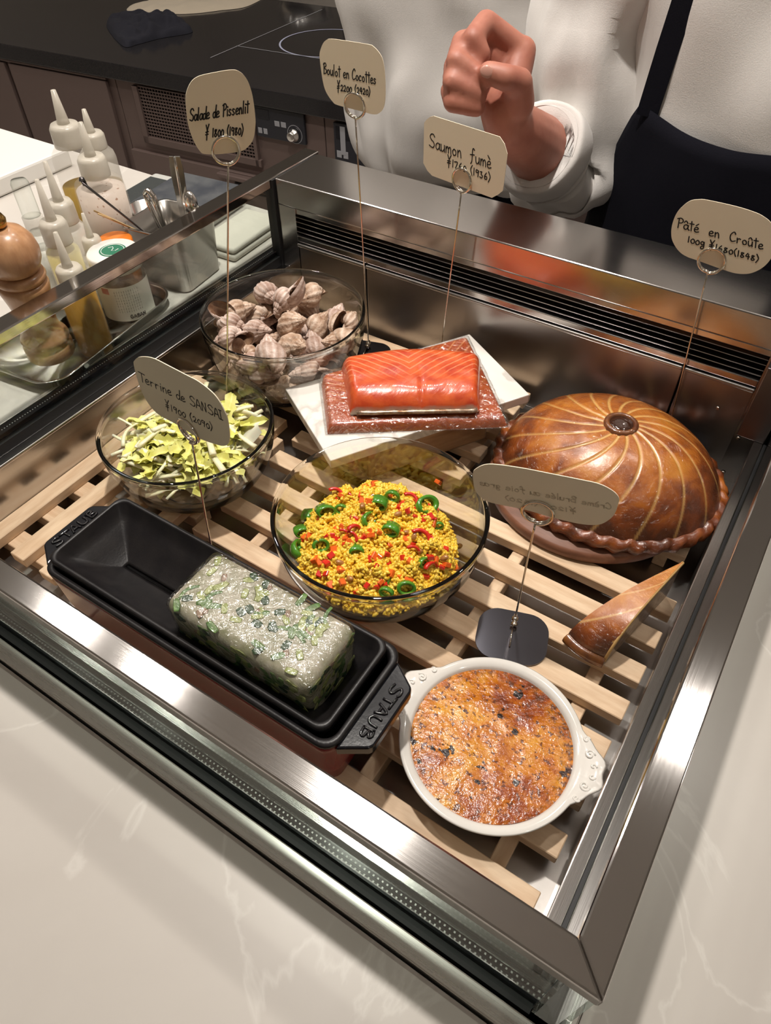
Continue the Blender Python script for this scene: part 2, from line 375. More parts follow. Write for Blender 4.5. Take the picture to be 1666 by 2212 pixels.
cpart('corner_bracket', rbox(0.0034, 0.0325, yB-0.032, yB, 0.0605, 0.1505, 0.001), 'dark_steel')
for px, py in ((1550, 882), (1595, 947), (1562, 1021)):
    q = atY(px, py, yB-0.001)
    if q[0] < 0.02 and q[2] > -0.03: cpart('screw', xf(lathe([(0.0, 0.0012), (0.002, 0.001), (0.0026, 0)], 12), Matrix.Translation(q) @ Matrix.Rotation(PI/2, 4, 'X')), 'chrome')

# ------------------------------------------------------------------ slatted wooden racks
def slat_rack(name, label, x0, x1, fronts, w, battens, bw, bz, rot, group='wooden slat racks', vertical=False, ends=None):
    cx, cy = (x0+x1)/2, fronts[0]
    r = thing(name, label, 'wooden rack', (cx, cy, -0.031), rot, group)
    for i, f in enumerate(fronts):
        a, b_ = (x0, x1) if ends is None else ends[i]
        ww = w if not isinstance(w, (list, tuple)) else w[i]
        vf = rbox(a-cx, b_-cx, f-cy, f+ww-cy, 0.031-0.0125, 0.031, 0.0008, 1) if not vertical else rbox(f-cx, f+ww-cx, a-cy, b_-cy, 0.031-0.0125, 0.031, 0.0008, 1)
        obj('slat', vf, MT['wood' if not vertical else 'wood_y'], r)
    for bx in battens:
        if vertical: vf = rbox(x0-cx, x1-cx, bx-cy, bx+bw-cy, 0.0, 0.0184, 0.0008, 1)
        else: vf = rbox(bx-cx, bx+bw-cx, fronts[0]+0.002-cy, fronts[-1]+0.018-cy, 0.0, 0.0184, 0.0008, 1)
        obj('batten', vf, MT['wood_y' if not vertical else 'wood'], r)
    return r
R1 = math.radians(-0.8)
slat_rack('slat_rack', 'pale wooden slat rack under the rice bowl and gratin dish', -0.462, 0.0145,
          [0.131, 0.2150, 0.2620, 0.3075, 0.3520, 0.3945, 0.4385, 0.4820], [0.056]+[0.0215]*7,
          [-0.405, -0.285, -0.1555, -0.030], 0.0135, 0, R1)
r2 = thing('slat_rack', 'pale wooden slat rack against the left steel wall', 'wooden rack', (-0.56, 0.33, -0.031), 0, 'wooden slat racks')
for x, y0, y1 in ((-0.6475, 0.135, 0.520), (-0.6010, 0.1815, 0.516), (-0.5550, 0.1815, 0.516), (-0.5060, 0.1815, 0.512)):
    obj('slat', rbox(x+0.56, x+0.0215+0.56, y0-0.33, y1-0.33, 0.0185, 0.031, 0.0008, 1), MT['wood_y'], r2)
for y in (0.150, 0.192, 0.2385, 0.2840, 0.3300, 0.3760, 0.4220, 0.4680):
    obj('batten', rbox(-0.645+0.56, -0.475+0.56, y-0.33, y+0.0225-0.33, 0.0, 0.0184, 0.0008, 1), MT['wood'], r2)
slat_rack('slat_rack', 'pale wooden slat rack under the whelk bowl and marble slab', -0.642, -0.245, [0.536, 0.582, 0.628, 0.674, 0.705], 0.0215, [-0.60, -0.47, -0.36, -0.27], 0.0135, 0, 0.0)
slat_rack('slat_rack', 'short wooden slat rack under the whole golden pie', -0.225, 0.010, [0.560, 0.606, 0.652], 0.0215, [-0.20, -0.09, -0.02], 0.0135, 0, 0.0)

# ------------------------------------------------------------------ rear kitchen line
RT = -0.07
pA = at(5, 95, RT); pB = at(690, 215, RT)
ru = (pB-pA); ru[2] = 0; ru /= np.linalg.norm(ru); rn = np.array([-ru[1], ru[0], 0.0])   # along, depth
RANG = math.atan2(ru[1], ru[0])
def rear_hit(px, py, off=0.012): q = hit(px, py, pA+rn*off, rn); d = q-pA; return float(d@ru), float(q[2])
def rear_top(px, py): q = at(px, py, RT); d = q-pA; return float(d@ru), float(d@rn)
MT['cooktop'] = M('black_granite_glass', (0.014, 0.013, 0.014), 0.12, col2=(0.022, 0.020, 0.021), nscale=300, bump=0.02, bscale=400)
MT['cab'] = M('dark_brown_steel_panel', (0.165, 0.118, 0.105), 0.42, 0.35, bump=0.04, bscale=1.0, bstr=(4, 300, 300))
MT['cab_dark'] = M('dark_recess', (0.012, 0.010, 0.010), 0.7)
MT['screen'] = M('control_panel_plastic', (0.022, 0.022, 0.028), 0.3)
MT['print'] = M('panel_print', (0.32, 0.32, 0.34), 0.5)
RL = thing('rear_worktop', 'long glossy black worktop with an induction hob at the rear', 'worktop', pA, RANG)
RX0, RX1 = -0.9, 2.9
obj('slab', rbox(RX0, RX1, 0.0, 0.85, -0.045, 0.0, 0.003), MT['cooktop'], RL)
s0, d0 = rear_top(621, 80); s1, d1 = rear_top(737, 47); s2, d2 = rear_top(694, 107)
rc = (s1-0.0, (d1+d2)/2); rr = abs(d1-d2)/2
cs, cd = s0+rr*1.0, d0
MT['ringmat'] = M('hob_ring_print', (0.45, 0.47, 0.62), 0.4)
def flat_ring(cx, cy, r, w, z, seg=96):
    V = []; 
    for k in range(seg):
        a = 2*PI*k/seg
        V += [(cx+(r-w)*math.cos(a), cy+(r-w)*math.sin(a), z), (cx+(r+w)*math.cos(a), cy+(r+w)*math.sin(a), z)]
    return np.array(V), [(2*k, 2*k+1, (2*k+3) % (2*seg), (2*k+2) % (2*seg)) for k in range(seg)]
obj('hob_ring', flat_ring(cs, cd, rr, 0.0028, 0.0008), MT['ringmat'], RL)
def strip(pts, w, z):
    P = np.array(pts, float); d = P[1]-P[0]; d /= np.linalg.norm(d); n = np.array([-d[1], d[0]])*w
    return np.array([[*(P[0]-n), z], [*(P[1]-n), z], [*(P[1]+n), z], [*(P[0]+n), z]]), [(0, 1, 2, 3)]
a1 = rear_top(455, 125); a2 = rear_top(560, 82); a3 = rear_top(700, 25); b2 = rear_top(660, 128)
hd = 0.06
obj('hob_line', strip([(a1[0], a1[1]), (a1[0]+0.02, 0.8)], 0.0016, 0.0008), MT['print'], RL)
q1 = rear_top(560, 107); q2 = rear_top(690, 133)
obj('hob_line', strip([(a1[0], q1[1]), (2.2, q1[1])], 0.0016, 0.0008), MT['print'], RL)
# cabinet units below the worktop
cabz = FLOOR_Z - RT
sA = rear_hit(228, 110)[0]; sB = rear_hit(700, 300)[0]
def cabinet(label, a, b_):
    t = thing('base_cabinet', label, 'cabinet', pA+ru*a, RANG); t.location.z = FLOOR_Z
    obj('body', rbox(0.001, b_-a-0.001, 0.02, 0.82, 0.0, -cabz-0.046, 0.002), MT['cab'], t)
    return t
c1 = cabinet('dark brown steel cabinet with a plain door beside the vent grille', RX0, sA)
def pos(px, py, a): s, z = rear_hit(px, py); return s-a, z-FLOOR_Z
dx0, dz0 = pos(150, 180, RX0)
top1 = -cabz-0.046
lx = sA-RX0
xs_, zs_ = pos(20, 150, RX0)
obj('door', rbox(xs_+0.01, lx-0.03, 0.006, 0.0198, 0.05, zs_+0.02, 0.002), MT['cab'], c1)
obj('door', rbox(0.03, xs_-0.01, 0.006, 0.0198, 0.05, zs_+0.02, 0.002), MT['cab'], c1)
obj('drawer_front', rbox(0.03, lx-0.03, 0.010, 0.0198, zs_+0.03, top1-0.01, 0.002), MT['cab'], c1)
c2 = cabinet('dark steel cabinet with a perforated vent grille and a rotary knob panel', sA, sB)
g0 = pos(287, 150, sA); g1 = pos(310, 292, sA); g2 = pos(540, 205, sA)
gx0, gx1, gz1, gz0 = g0[0], g2[0]-0.01, min(g0[1], top1-0.01), g1[1]
obj('grille_recess', box(gx0, gx1, 0.0185, 0.0195, gz0, gz1), MT['cab_dark'], c2)
bars = []
nz = int((gz1-gz0)/0.0095)
for k in range(nz+1): z = gz0+k*(gz1-gz0)/nz; bars.append(box(gx0, gx1, 0.013, 0.0184, z-0.0016, z+0.0016))
nx = int((gx1-gx0)/0.011)
for k in range(nx+1): x = gx0+k*(gx1-gx0)/nx; bars.append(box(x-0.0013, x+0.0013, 0.0135, 0.018, gz0, gz1))
obj('grille', join(*bars), MT['cab'], c2)['kind'] = 'stuff'
for x0_, x1_, z0_, z1_ in ((gx0-0.02, gx0, gz0-0.02, gz1), (gx0-0.02, gx1+0.02, gz0-0.02, gz0), (gx1, gx1+0.012, gz0-0.02, gz1)):
    obj('grille_frame', rbox(x0_, x1_, 0.008, 0.0199, z0_, z1_, 0.001), MT['cab'], c2)
l0 = pos(290, 335, sA)
obj('lower_panel', rbox(l0[0], sB-sA-0.02, 0.004, 0.0199, 0.06, gz0-0.05, 0.002), MT['cab'], c2)
v0 = pos(500, 320, sA); v1 = pos(590, 360, sA)
obj('lower_vent', join(*[box(v0[0], v1[0]+0.10, 0.0005, 0.0039, gz0-0.075-k*0.010, gz0-0.070-k*0.010) for k in range(4)]), MT['cab_dark'], c2)
obj('pull_handle', rbox(v0[0]-0.05, v0[0]+0.12, -0.02, 0.004, gz0-0.066, gz0-0.053, 0.003), MT['cab'], c2)
def control(t, a, tl, br, knob=None, keys=True):
    x0_, z1_ = pos(*tl, a); x1_, z0_ = pos(*br, a)
    if x1_ < x0_: x0_, x1_ = x1_, x0_
    p = obj('control_panel', rbox(x0_, x1_, 0.010, 0.0199, z0_, z1_, 0.002), MT['screen'], t)
    W, Hh = x1_-x0_, z1_-z0_
    for (u0, u1, w0, w1) in ((.04, .30, .60, .92), (.04, .12, .12, .30), (.15, .23, .12, .30), (.40, .50, .45, .62), (.53, .63, .45, .62)):
        obj('display' if w1 > .9 else 'button', rbox(x0_+u0*W, x0_+u1*W, 0.0092, 0.0101, z0_+w0*Hh, z0_+w1*Hh, 0.0003, 1), MT['black_gloss'] if w1 > .9 else MT['print'], p)
    if knob:
        kx, kz = pos(*knob, a)
        k = obj('knob', xf(lathe([(0.017, 0), (0.017, 0.010), (0.013, 0.012), (0.0125, 0.024), (0.010, 0.026), (0, 0.026)], 32), Matrix.Translation((kx, 0.0101, kz)) @ Matrix.Rotation(PI/2, 4, 'X')), MT['bright_steel'], t, True)
        obj('knob_scale', xf(flat_ring(0, 0, 0.024, 0.0008, 0), Matrix.Translation((kx, 0.0095, kz)) @ Matrix.Rotation(PI/2, 4, 'X')), MT['print'], p)
    return p
control(c2, sA, (548, 226), (662, 314), knob=(638, 290))
c3 = cabinet('dark steel cabinet with an induction control panel behind the chefs', sB, RX1)
p2 = control(c3, sB, (720, 263), (855, 374))
x0_, z1_ = pos(735, 272, sB); x1_, z0_ = pos(748, 335, sB)
obj('indicator_strip', rbox(x0_, x0_+0.016, 0.0088, 0.0092, z0_, z1_, 0.0002, 1), MT['print'], p2)
# things on the rear worktop
MT['navy'] = M('navy_cloth', (0.012, 0.012, 0.020), 0.9, bump=0.6, bscale=300, sheen=0.0)
MT['beige_cloth'] = M('beige_cloth', (0.55, 0.47, 0.36), 0.85, bump=0.4, bscale=250, sheen=0.2)
def rear_world(s, d, z): return pA + ru*s + rn*d + np.array([0, 0, z])
def cloth_pile(name, label, outline_px, h, mat, seed, amp=0.35, layers=1):
    P = np.array([at(px, py, RT) for px, py in outline_px]); c_ = P.mean(0)
    n = 26; rings = []
    loopP = catmull(P, 8, True)
    V = []; K = len(loopP)
    for i, s in enumerate(np.linspace(1, 0.04, n)):
        hh = h*(1-s**4)**0.6 if s < 1 else 0.0
        for j, q in enumerate(loopP):
            w_ = c_+(q-c_)*s; nz_ = mnoise.noise(Vector((w_[0]*26+seed, w_[1]*26, s*2)))
            V.append((w_[0]-c_[0], w_[1]-c_[1], max(0.0, hh*(1+amp*nz_*2)+0.0005)))
    F_ = grid_faces(n, K, cv=True); F_.append(tuple((n-1)*K+k for k in range(K)))
    o = obj(name, (V, F_), mat, None, True, loc=(c_[0], c_[1], RT+0.0005))
    return o
tag(cloth_pile('cleaning_cloth', '', [(230, 55), (265, 100), (300, 96), (345, 84), (412, 72), (408, 60), (375, 38), (356, 40), (330, 50), (270, 47)], 0.035, MT['navy'], 3), 'crumpled dark navy cloth on the edge of the rear black worktop', 'cloth')
tag(cloth_pile('kitchen_towel', '', [(276, 18), (290, 30), (335, 29), (400, 31), (470, 24), (545, 10), (600, -40), (420, -60), (330, 0)], 0.016, MT['beige_cloth'], 9, 0.15), 'folded beige towel lying on the rear black worktop', 'towel')
gb = at(655, -12, RT)
g = thing('film_wrapped_bowl', 'metal bowl in crinkled clear film behind the induction ring', 'bowl', gb)
obj('bowl', lathe([(0.0, 0), (0.06, 0), (0.085, 0.03), (0.10, 0.07), (0.098, 0.07), (0.082, 0.032), (0.058, 0.004), (0, 0.004)], 40), MT['bright_steel'], g, True)
obj('film', lathe([(0.07, 0.001), (0.098, 0.02), (0.11, 0.075), (0.06, 0.085), (0.0, 0.08)], 40), MT['film'], g, True)
cn = at(775, -12, RT)
t = thing('steel_canister', 'square steel container at the back of the induction hob', 'container', cn, RANG)
obj('body', rbox(-0.055, 0.055, -0.04, 0.06, 0, 0.14, 0.006), MT['dark_steel'], t)
obj('rim', rbox(-0.058, 0.058, -0.043, 0.063, 0.138, 0.146, 0.003), MT['bright_steel'], t)
# ------------------------------------------------------------------ glass bowls
def bowl_profile(R, Hh, rb, t=0.0036, step=0.0):
    """outer then inner profile of a thick glass bowl with a foot and a rolled rim"""
    out = [(0.0, 0.002), (rb*0.86, 0.002), (rb*0.9, 0.0), (rb, 0.0), (rb*1.02, 0.003)]
    for u in np.linspace(0.08, 1, 14):
        r = rb+(R-rb)*math.sin(u*PI/2)**0.85; z = 0.003+(Hh-0.003)*(1-math.cos(u*PI/2))**0.92
        if step and u > 0.72: r = min(R, r+step)
        out.append((r, z))
    out += [(R+0.0002, Hh-0.001), (R, Hh+0.0004), (R-t*0.3, Hh+0.0012), (R-t*0.75, Hh+0.0006)]
    for u in np.linspace(0.97, 0.05, 14):
        r = rb+(R-rb)*math.sin(u*PI/2)**0.85-t; z = 0.003+(Hh-0.003)*(1-math.cos(u*PI/2))**0.92+t*0.5
        out.append((max(0.001, r), z+0.002))
    out.append((0.0, 0.0062))
    return out
MT['glass_solid'] = thin_glass('bowl_glass_solid', (0.985, 0.99, 0.975), (0.74, 0.77, 0.68), f0=0.075, refr=1.13)
def glass_bowl(label, x, y, R, Hh, rb, step=0.0):
    t = thing('glass_bowl', label, 'bowl', (x, y, 0.0005))
    obj('vessel', lathe(bowl_profile(R, Hh, rb, step=step), 128), MT['glass_solid'], t, True)
    return t
RB = (-0.2560, 0.3805); RBR, RBH = 0.1050, 0.084
SB = (-0.5080, 0.3780); SBR, SBH = 0.0955, 0.080
WB = (-0.5340, 0.5850); WBR, WBH = 0.1030, 0.102
glass_bowl('clear glass bowl of yellow rice with peppers', *RB, RBR, RBH, 0.055)
glass_bowl('clear glass bowl of shredded yellow-green salad leaves', *SB, SBR, SBH, 0.050)
glass_bowl('tall clear glass bowl piled with whelk shells', *WB, WBR, WBH, 0.060)

# ------------------------------------------------------------------ yellow rice: grains that nobody could count
MT['rice'] = M('saffron_rice', (0.88, 0.50, 0.022), 0.35, col2=(0.92, 0.66, 0.09), nscale=150, sss=0.12, coat=0.25, crough=0.15)
def rice_height(x, y):
    r = math.hypot(x, y)/0.085
    h = 0.050*max(0.0, 1-r**3.2)**0.55
    n = mnoise.noise(Vector((x*42+3, y*42, 0.3)))*0.013+mnoise.noise(Vector((x*110, y*110, 1.7)))*0.007
    return 0.012+h*0.92+n*min(1, max(0, (1.05-r)*4))
def bowl_inner_r(z, R=RBR, Hh=RBH, rb=0.055, t=0.0046):
    u = 2/PI*math.acos(max(-1, min(1, 1-max(0, (z-0.004)/(Hh-0.003))**(1/0.92))))
    return rb+(R-rb)*math.sin(u*PI/2)**0.85-t
def ellipsoid(a, b_, c_, n=7, m=6):
    V = [(0, 0, c_)]
    for i in range(1, m):
        th = PI*i/m
        for j in range(n): ph = 2*PI*j/n; V.append((a*math.sin(th)*math.cos(ph), b_*math.sin(th)*math.sin(ph), c_*math.cos(th)))
    V.append((0, 0, -c_)); F_ = [(0, 1+j, 1+(j+1) % n) for j in range(n)]
    for i in range(m-2):
        for j in range(n): p = 1+i*n+j; q = 1+i*n+(j+1) % n; F_.append((p, p+n, q+n, q))
    L = len(V)-1; F_ += [(1+(m-2)*n+(j+1) % n, 1+(m-2)*n+j, L) for j in range(n)]
    return np.array(V), F_
gv, gf = ellipsoid(0.0018, 0.0018, 0.0034)
RV = []; RF = []; cnt = 0
RC0 = np.array([-0.006, -0.001])       # the heap sits a little towards the front of its bowl
while cnt < 6000:
    a = random.random()*2*PI; r = 0.088*math.sqrt(random.random()); x, y = r*math.cos(a), r*math.sin(a)
    z = rice_height(x, y)-random.random()**2*0.006+random.random()*0.0015
    wx, wy = x+RC0[0], y+RC0[1]
    lim = bowl_inner_r(max(z, 0.008))-0.003
    if math.hypot(wx, wy) > lim: continue
    Rm = np.array(Matrix.Rotation(random.random()*6.28, 3, 'Z') @ Matrix.Rotation(random.gauss(PI/2, 0.6), 3, 'X'))
    RV.append(gv @ Rm.T * random.uniform(0.8, 1.15) + np.array([wx, wy, z])); RF += [tuple(i+cnt*len(gv) for i in f) for f in gf]; cnt += 1
rice = obj('saffron_rice', (np.concatenate(RV), RF), MT['rice'], None, True, loc=(RB[0], RB[1], 0.0005))
tag(rice, 'heap of yellow saffron rice in the glass bowl', 'rice', None, 'stuff')
# a solid core so that no light falls through the heap
n_, m_ = 40, 14; cv = []
for i in range(m_):
    for j in range(n_):
        s = (i+0.0)/(m_-1); a = 2*PI*j/n_; r = 0.084*s; x, y = r*math.cos(a), r*math.sin(a)
        z = rice_height(x, y)-0.003
        wx, wy = x+RC0[0], y+RC0[1]; lim = bowl_inner_r(max(z, .008))-0.004; q = math.hypot(wx, wy)
        if q > lim: wx, wy = wx*lim/q, wy*lim/q
        cv.append((wx, wy, z))
for j in range(n_):
    q = cv[(m_-1)*n_+j]; cv.append((q[0]*0.8, q[1]*0.8, 0.0075))
me = mesh('rice_core', cv, grid_faces(m_+1, n_, cv=True)+[tuple(m_*n_+k for k in range(n_))], True)
link('rice_core', me, MT['rice'], rice)

def on_rice(px, py, dz=0.002):
    z = 0.05
    for _ in range(6):
        q = at(px, py, z); z = rice_height(q[0]-RB[0]-RC0[0], q[1]-RB[1]-RC0[1])+dz
    return at(px, py, z)
MT['green_pepper'] = M('green_chilli', (0.045, 0.19, 0.012), 0.2, col2=(0.10, 0.30, 0.025), nscale=60, coat=0.6, crough=0.08)
MT['red_pepper'] = M('red_pepper', (0.62, 0.025, 0.012), 0.2, coat=0.6, crough=0.08)
MT['orange_pepper'] = M('orange_pepper', (0.78, 0.13, 0.015), 0.25, coat=0.5, crough=0.1)
MT['nut'] = M('brown_bean', (0.36, 0.15, 0.035), 0.3, col2=(0.46, 0.22, 0.06), nscale=90, coat=0.5, crough=0.12)
def annulus(r0, r1, h, seg=20, arc=2*PI, oval=1.0):
    n = seg if arc < 6.2 else seg
    V = []
    full = arc > 6.2
    for k in range(n):
        a = arc*k/(n if full else n-1)
        for r, z in ((r1, -h/2), (r1*1.02, 0), (r1, h/2), (r0, h/2), (r0, -h/2)): V.append((r*math.cos(a), oval*r*math.sin(a), z))
    F_ = grid_faces(n, 5, full, True)
    if not full: F_ += [tuple(range(5)), tuple(range((n-1)*5, n*5))[::-1]]
    return np.array(V), F_
ring_me = mesh('ring', *annulus(0.0050, 0.0078, 0.0055, 22, 2*PI, 0.78), True)
long_ring_me = mesh('ring', *annulus(0.0058, 0.0078, 0.0105, 22, 2*PI, 0.62), True)
seed_me = mesh('seed_core', *ellipsoid(0.0022, 0.0020, 0.0030, 10, 8), True)
def place(o, p, tilt=0.0, yaw=0.0, roll=0.0, sc=1.0):
    o.location = tuple(p); o.rotation_euler = (tilt, roll, yaw); o.scale = (sc, sc, sc); return o
GR = 'green chilli rings in the rice'
for me_ in (ring_me, long_ring_me): me_.materials.append(MT['green_pepper'])
seed_me.materials.append(MT['green_pepper'])
TC = math.radians(40)
for px, py, big, tl, yw, s in ((667, 1113, 1, 1.35, 1.9, 1.0), (703, 1103, 1, 1.1, 0.9, 1.05), (651, 1147, 1, 1.3, 1.0, 0.85), (645, 1186, 0, 0.75, 2.2, 1.15), (693, 1178, 0, 0.9, 0.8, 0.9),
                           (819, 1086, 1, 1.45, 0.35, 0.95), (848, 1072, 0, 1.3, 0.3, 0.85), (922, 1091, 0, 0.55, 1.1, 1.3), (797, 1122, 0, 0.9, 1.5, 1.0), (845, 1143, 1, 1.3, 0.25, 0.95),
                           (816, 1250, 0, 0.45, 0.4, 1.25), (878, 1270, 0, 1.0, 0.6, 0.95), (770, 1188, 1, 1.35, 0.7, 0.8), (738, 1100, 0, 1.2, 0.4, 0.75), (835, 1280, 0, 1.3, 0.2, 0.75), (915, 1215, 0, 1.25, 1.4, 0.7), (948, 1135, 0, 1.4, 0.7, 0.55)):
    t = thing('chilli_ring', 'thick glossy green chilli tube in the yellow rice' if big else 'thin green chilli ring in the yellow rice', 'chilli ring', group=GR + (' (thick)' if big else ''))
    link('ring', long_ring_me if big else ring_me, None, t)
    if (px, py) in ((816, 1250), (645, 1186)): link('seed_core', seed_me, None, t)
    place(t, on_rice(px, py, 0.0045), tl, yw, 0.15, s*1.22)
arc_me = mesh('red_pepper_slice', *annulus(0.0075, 0.0105, 0.0045, 14, 2.3), True); arc_me.materials.append(MT['red_pepper'])
for px, py, tl, yw, s in ((722, 1074, 0.5, 0.5, 1.0), (748, 1080, 0.5, 0.1, 0.8), (882, 1085, 0.4, 0.3, 1.0), (905, 1168, 0.5, 0.5, 1.15), (930, 1235, 1.2, 1.4, 1.0), (764, 1152, 1.2, 1.2, 0.9), (755, 1165, 0.7, 0.2, 0.8), (890, 1195, 1.1, 0.6, 0.8), (740, 1160, 0.9, 0.2, 0.8)):
    o = link('red_pepper_slice', arc_me); tag(o, 'curved red pepper slice in the yellow rice', 'pepper slice', 'red pepper slices in the rice'); place(o, on_rice(px, py, 0.003), tl, yw, 0.1, s)
dice_r = mesh('pepper_dice', *rbox(-0.0026, 0.0026, -0.0032, 0.0032, -0.0018, 0.0018, 0.0005, 1)); dice_r.materials.append(MT['red_pepper'])
dice_o = mesh('pepper_dice', *rbox(-0.0028, 0.0028, -0.0034, 0.0034, -0.0020, 0.0020, 0.0005, 1)); dice_o.materials.append(MT['orange_pepper'])
fixed = [(788, 1050, 1), (780, 1072, 0), (815, 1076, 1), (797, 1083, 1), (895, 1080, 0), (900, 1098, 0), (897, 1115, 0), (770, 1120, 0), (785, 1115, 1), (818, 1133, 0), (705, 1158, 0), (728, 1165, 0), (745, 1175, 0), (655, 1165, 0), (800, 1148, 1), (835, 1195, 0), (870, 1205, 0), (885, 1212, 1), (940, 1210, 1), (955, 1225, 0), (965, 1220, 1), (715, 1200, 0), (738, 1232, 1), (705, 1240, 0), (770, 1278, 0), (793, 1265, 0), (740, 1258, 1), (715, 1265, 1), (880, 1250, 1), (920, 1245, 0), (985, 1225, 1), (690, 1215, 1)]
for k in range(70):
    a = random.random()*6.28; r = 0.072*math.sqrt(random.random()); fixed.append((None, (r*math.cos(a)+RC0[0], r*math.sin(a)+RC0[1]), random.random() < .45))
for px, py, orange in fixed:
    if px is None:
        x, y = py; p = np.array([RB[0]+x, RB[1]+y, rice_height(x-RC0[0], y-RC0[1])+0.001])
    else: p = on_rice(px, py, 0.002)
    o = link('pepper_dice', dice_o if orange else dice_r)
    tag(o, 'tiny dice of orange pepper scattered in the yellow rice' if orange else 'tiny dice of red pepper scattered in the yellow rice', 'pepper dice', 'orange pepper dice in the rice' if orange else 'red pepper dice in the rice')
    place(o, p, random.uniform(-.8, .8), random.random()*6.28, random.uniform(-.8, .8), random.uniform(0.7, 1.25))
nut_me = mesh('brown_bean', *ellipsoid(0.0030, 0.0026, 0.0044, 14, 10), True); nut_me.materials.append(MT['nut'])
for px, py in ((861, 1060), (880, 1150), (905, 1150), (895, 1158), (783, 1092), (993, 1181), (908, 1190), (960, 1205), (755, 1250), (800, 1240), (860, 1110), (735, 1215)):
    o = link('brown_bean', nut_me); tag(o, 'small brown bean lying in the yellow rice', 'bean', 'brown beans in the rice'); place(o, on_rice(px, py, 0.003), random.uniform(.9, 1.6), random.random()*6, 0, random.uniform(.9, 1.15))
q = at(931, 1056, 0.05)
o = link('pepper_dice', dice_o); tag(o, 'single orange pepper chip stuck on the bare bowl side', 'pepper dice')
d_ = q-np.array([RB[0], RB[1], 0]); d_[2] = 0; dn = d_/np.linalg.norm(d_); rr_ = bowl_inner_r(0.050)-0.002
place(o, (RB[0]+dn[0]*rr_, RB[1]+dn[1]*rr_, 0.0505), 0.9, math.atan2(dn[1], dn[0])+PI/2, 0, 1.1)

# ------------------------------------------------------------------ salad of pale dandelion leaves
def inner_r(z, R, Hh, rb, t=0.0050):
    c_ = np.clip(1-(np.clip((z-0.004)/(Hh-0.003), 0, 1))**(1/0.92), -1, 1); u_ = 2/PI*np.arccos(c_)
    return rb+(R-rb)*np.sin(u_*PI/2)**0.85-t
def keep_in_bowl(p, rot, s_, co, c0, R, Hh, rb):
    """shift a piece inwards and up until all of it lies inside the bowl"""
    from mathutils import Euler
    Vl = co @ np.array(Euler(rot).to_matrix()).T*s_; p = np.array(p, float)
    for _ in range(14):
        Wv = Vl+p-np.array([c0[0], c0[1], 0.0005]); lowz = Wv[:, 2].min()
        if lowz < 0.0085: p[2] += 0.0086-lowz; continue
        r_ = np.hypot(Wv[:, 0], Wv[:, 1]); ok_ = Wv[:, 2] < Hh+0.004; ex = np.where(ok_, r_-inner_r(Wv[:, 2], R, Hh, rb), -1.0); k_ = int(ex.argmax())
        if ex[k_] <= 0: break
        d_ = Wv[k_, :2]/(r_[k_]+1e-9); p[:2] -= d_*(ex[k_]+0.0004)*0.8; p[2] += ex[k_]*0.35
    return p
def coords_of(me_):
    a_ = np.empty(len(me_.vertices)*3); me_.vertices.foreach_get('co', a_); return a_.reshape(-1, 3)
MT['leaf'] = M('pale_green_leaf', (0.62, 0.60, 0.11), 0.45, col2=(0.78, 0.76, 0.30), nscale=60, sss=0.2)
MT['stem'] = M('white_leaf_stem', (0.72, 0.68, 0.40), 0.4, col2=(0.82, 0.79, 0.60), nscale=50, sss=0.3, coat=0.2)
MT['white_leaf'] = M('white_root_sheet', (0.75, 0.74, 0.62), 0.5, sss=0.2)
def leaf_mesh(L, w_, seed, bend):
    rs = random.Random(seed); n = 15; V = []; F_ = []
    for i in range(n):
        s = i/(n-1); x = (s-0.5)*L; ww = w_*(0.35+0.65*math.sin(PI*min(1, s*0.8+0.1)))*(1.2 if i % 3 == 1 else 0.72)*rs.uniform(.7, 1.2)
        if i == n-1: ww = 0.0006
        z = bend*(1-(2*s-1)**2)+0.0015*math.sin(s*9+seed); c_ = 0.0025*math.sin(s*5+seed)
        sw = 0.0015*(1-s)+0.0005
        V += [(x, c_-ww, z+0.0028*rs.uniform(.2, 1.5)), (x, c_-sw, z), (x, c_, z-0.0008), (x, c_+sw, z), (x, c_+ww, z+0.0028*rs.uniform(.2, 1.5))]
    F_ = grid_faces(n, 5); return mesh('leaf', V, F_, True)
def stem_mesh(L, r, seed, bend):
    s = np.linspace(0, 1, 9); P = np.c_[(s-.5)*L, bend*np.sin(s*PI)+0.002*np.sin(s*4+seed), 0.6*bend*np.sin(s*PI+0.5)]
    return mesh('leaf', *tube(P, r*(1-0.35*s), 7, True, 0.55), True)
leaves = [leaf_mesh(random.uniform(.045, .075), random.uniform(.0065, .0115), k, random.uniform(-.004, .009)) for k in range(8)]
stems = [stem_mesh(random.uniform(.05, .085), random.uniform(.0024, .0040), k, random.uniform(-.009, .009)) for k in range(7)]
for l in leaves: l.materials.append(MT['leaf'])
for l in stems: l.materials.append(MT['stem'])
def salad_z(x, y):
    r = math.hypot(x, y)/0.088
    return 0.016+0.050*max(0.0, 1-r**3)**0.6
def put_leaf(x, y, z, yaw, tilt, roll, k, stem):
    o = link('endive_stem' if stem else 'dandelion_leaf', (stems[k % 7] if stem else leaves[k % 8]))
    tag(o, 'thin pale stem strip in the salad bowl' if stem else 'jagged yellow-green leaf piece in the salad bowl', 'leaf', 'white stem strips in the salad' if stem else 'leaf pieces in the salad')
    q_ = keep_in_bowl((SB[0]+x, SB[1]+y, z), (roll, tilt, yaw), 1.0, coords_of(o.data), SB, SBR, SBH, 0.050)
    o.location = tuple(q_); o.rotation_euler = (roll, tilt, yaw); return o
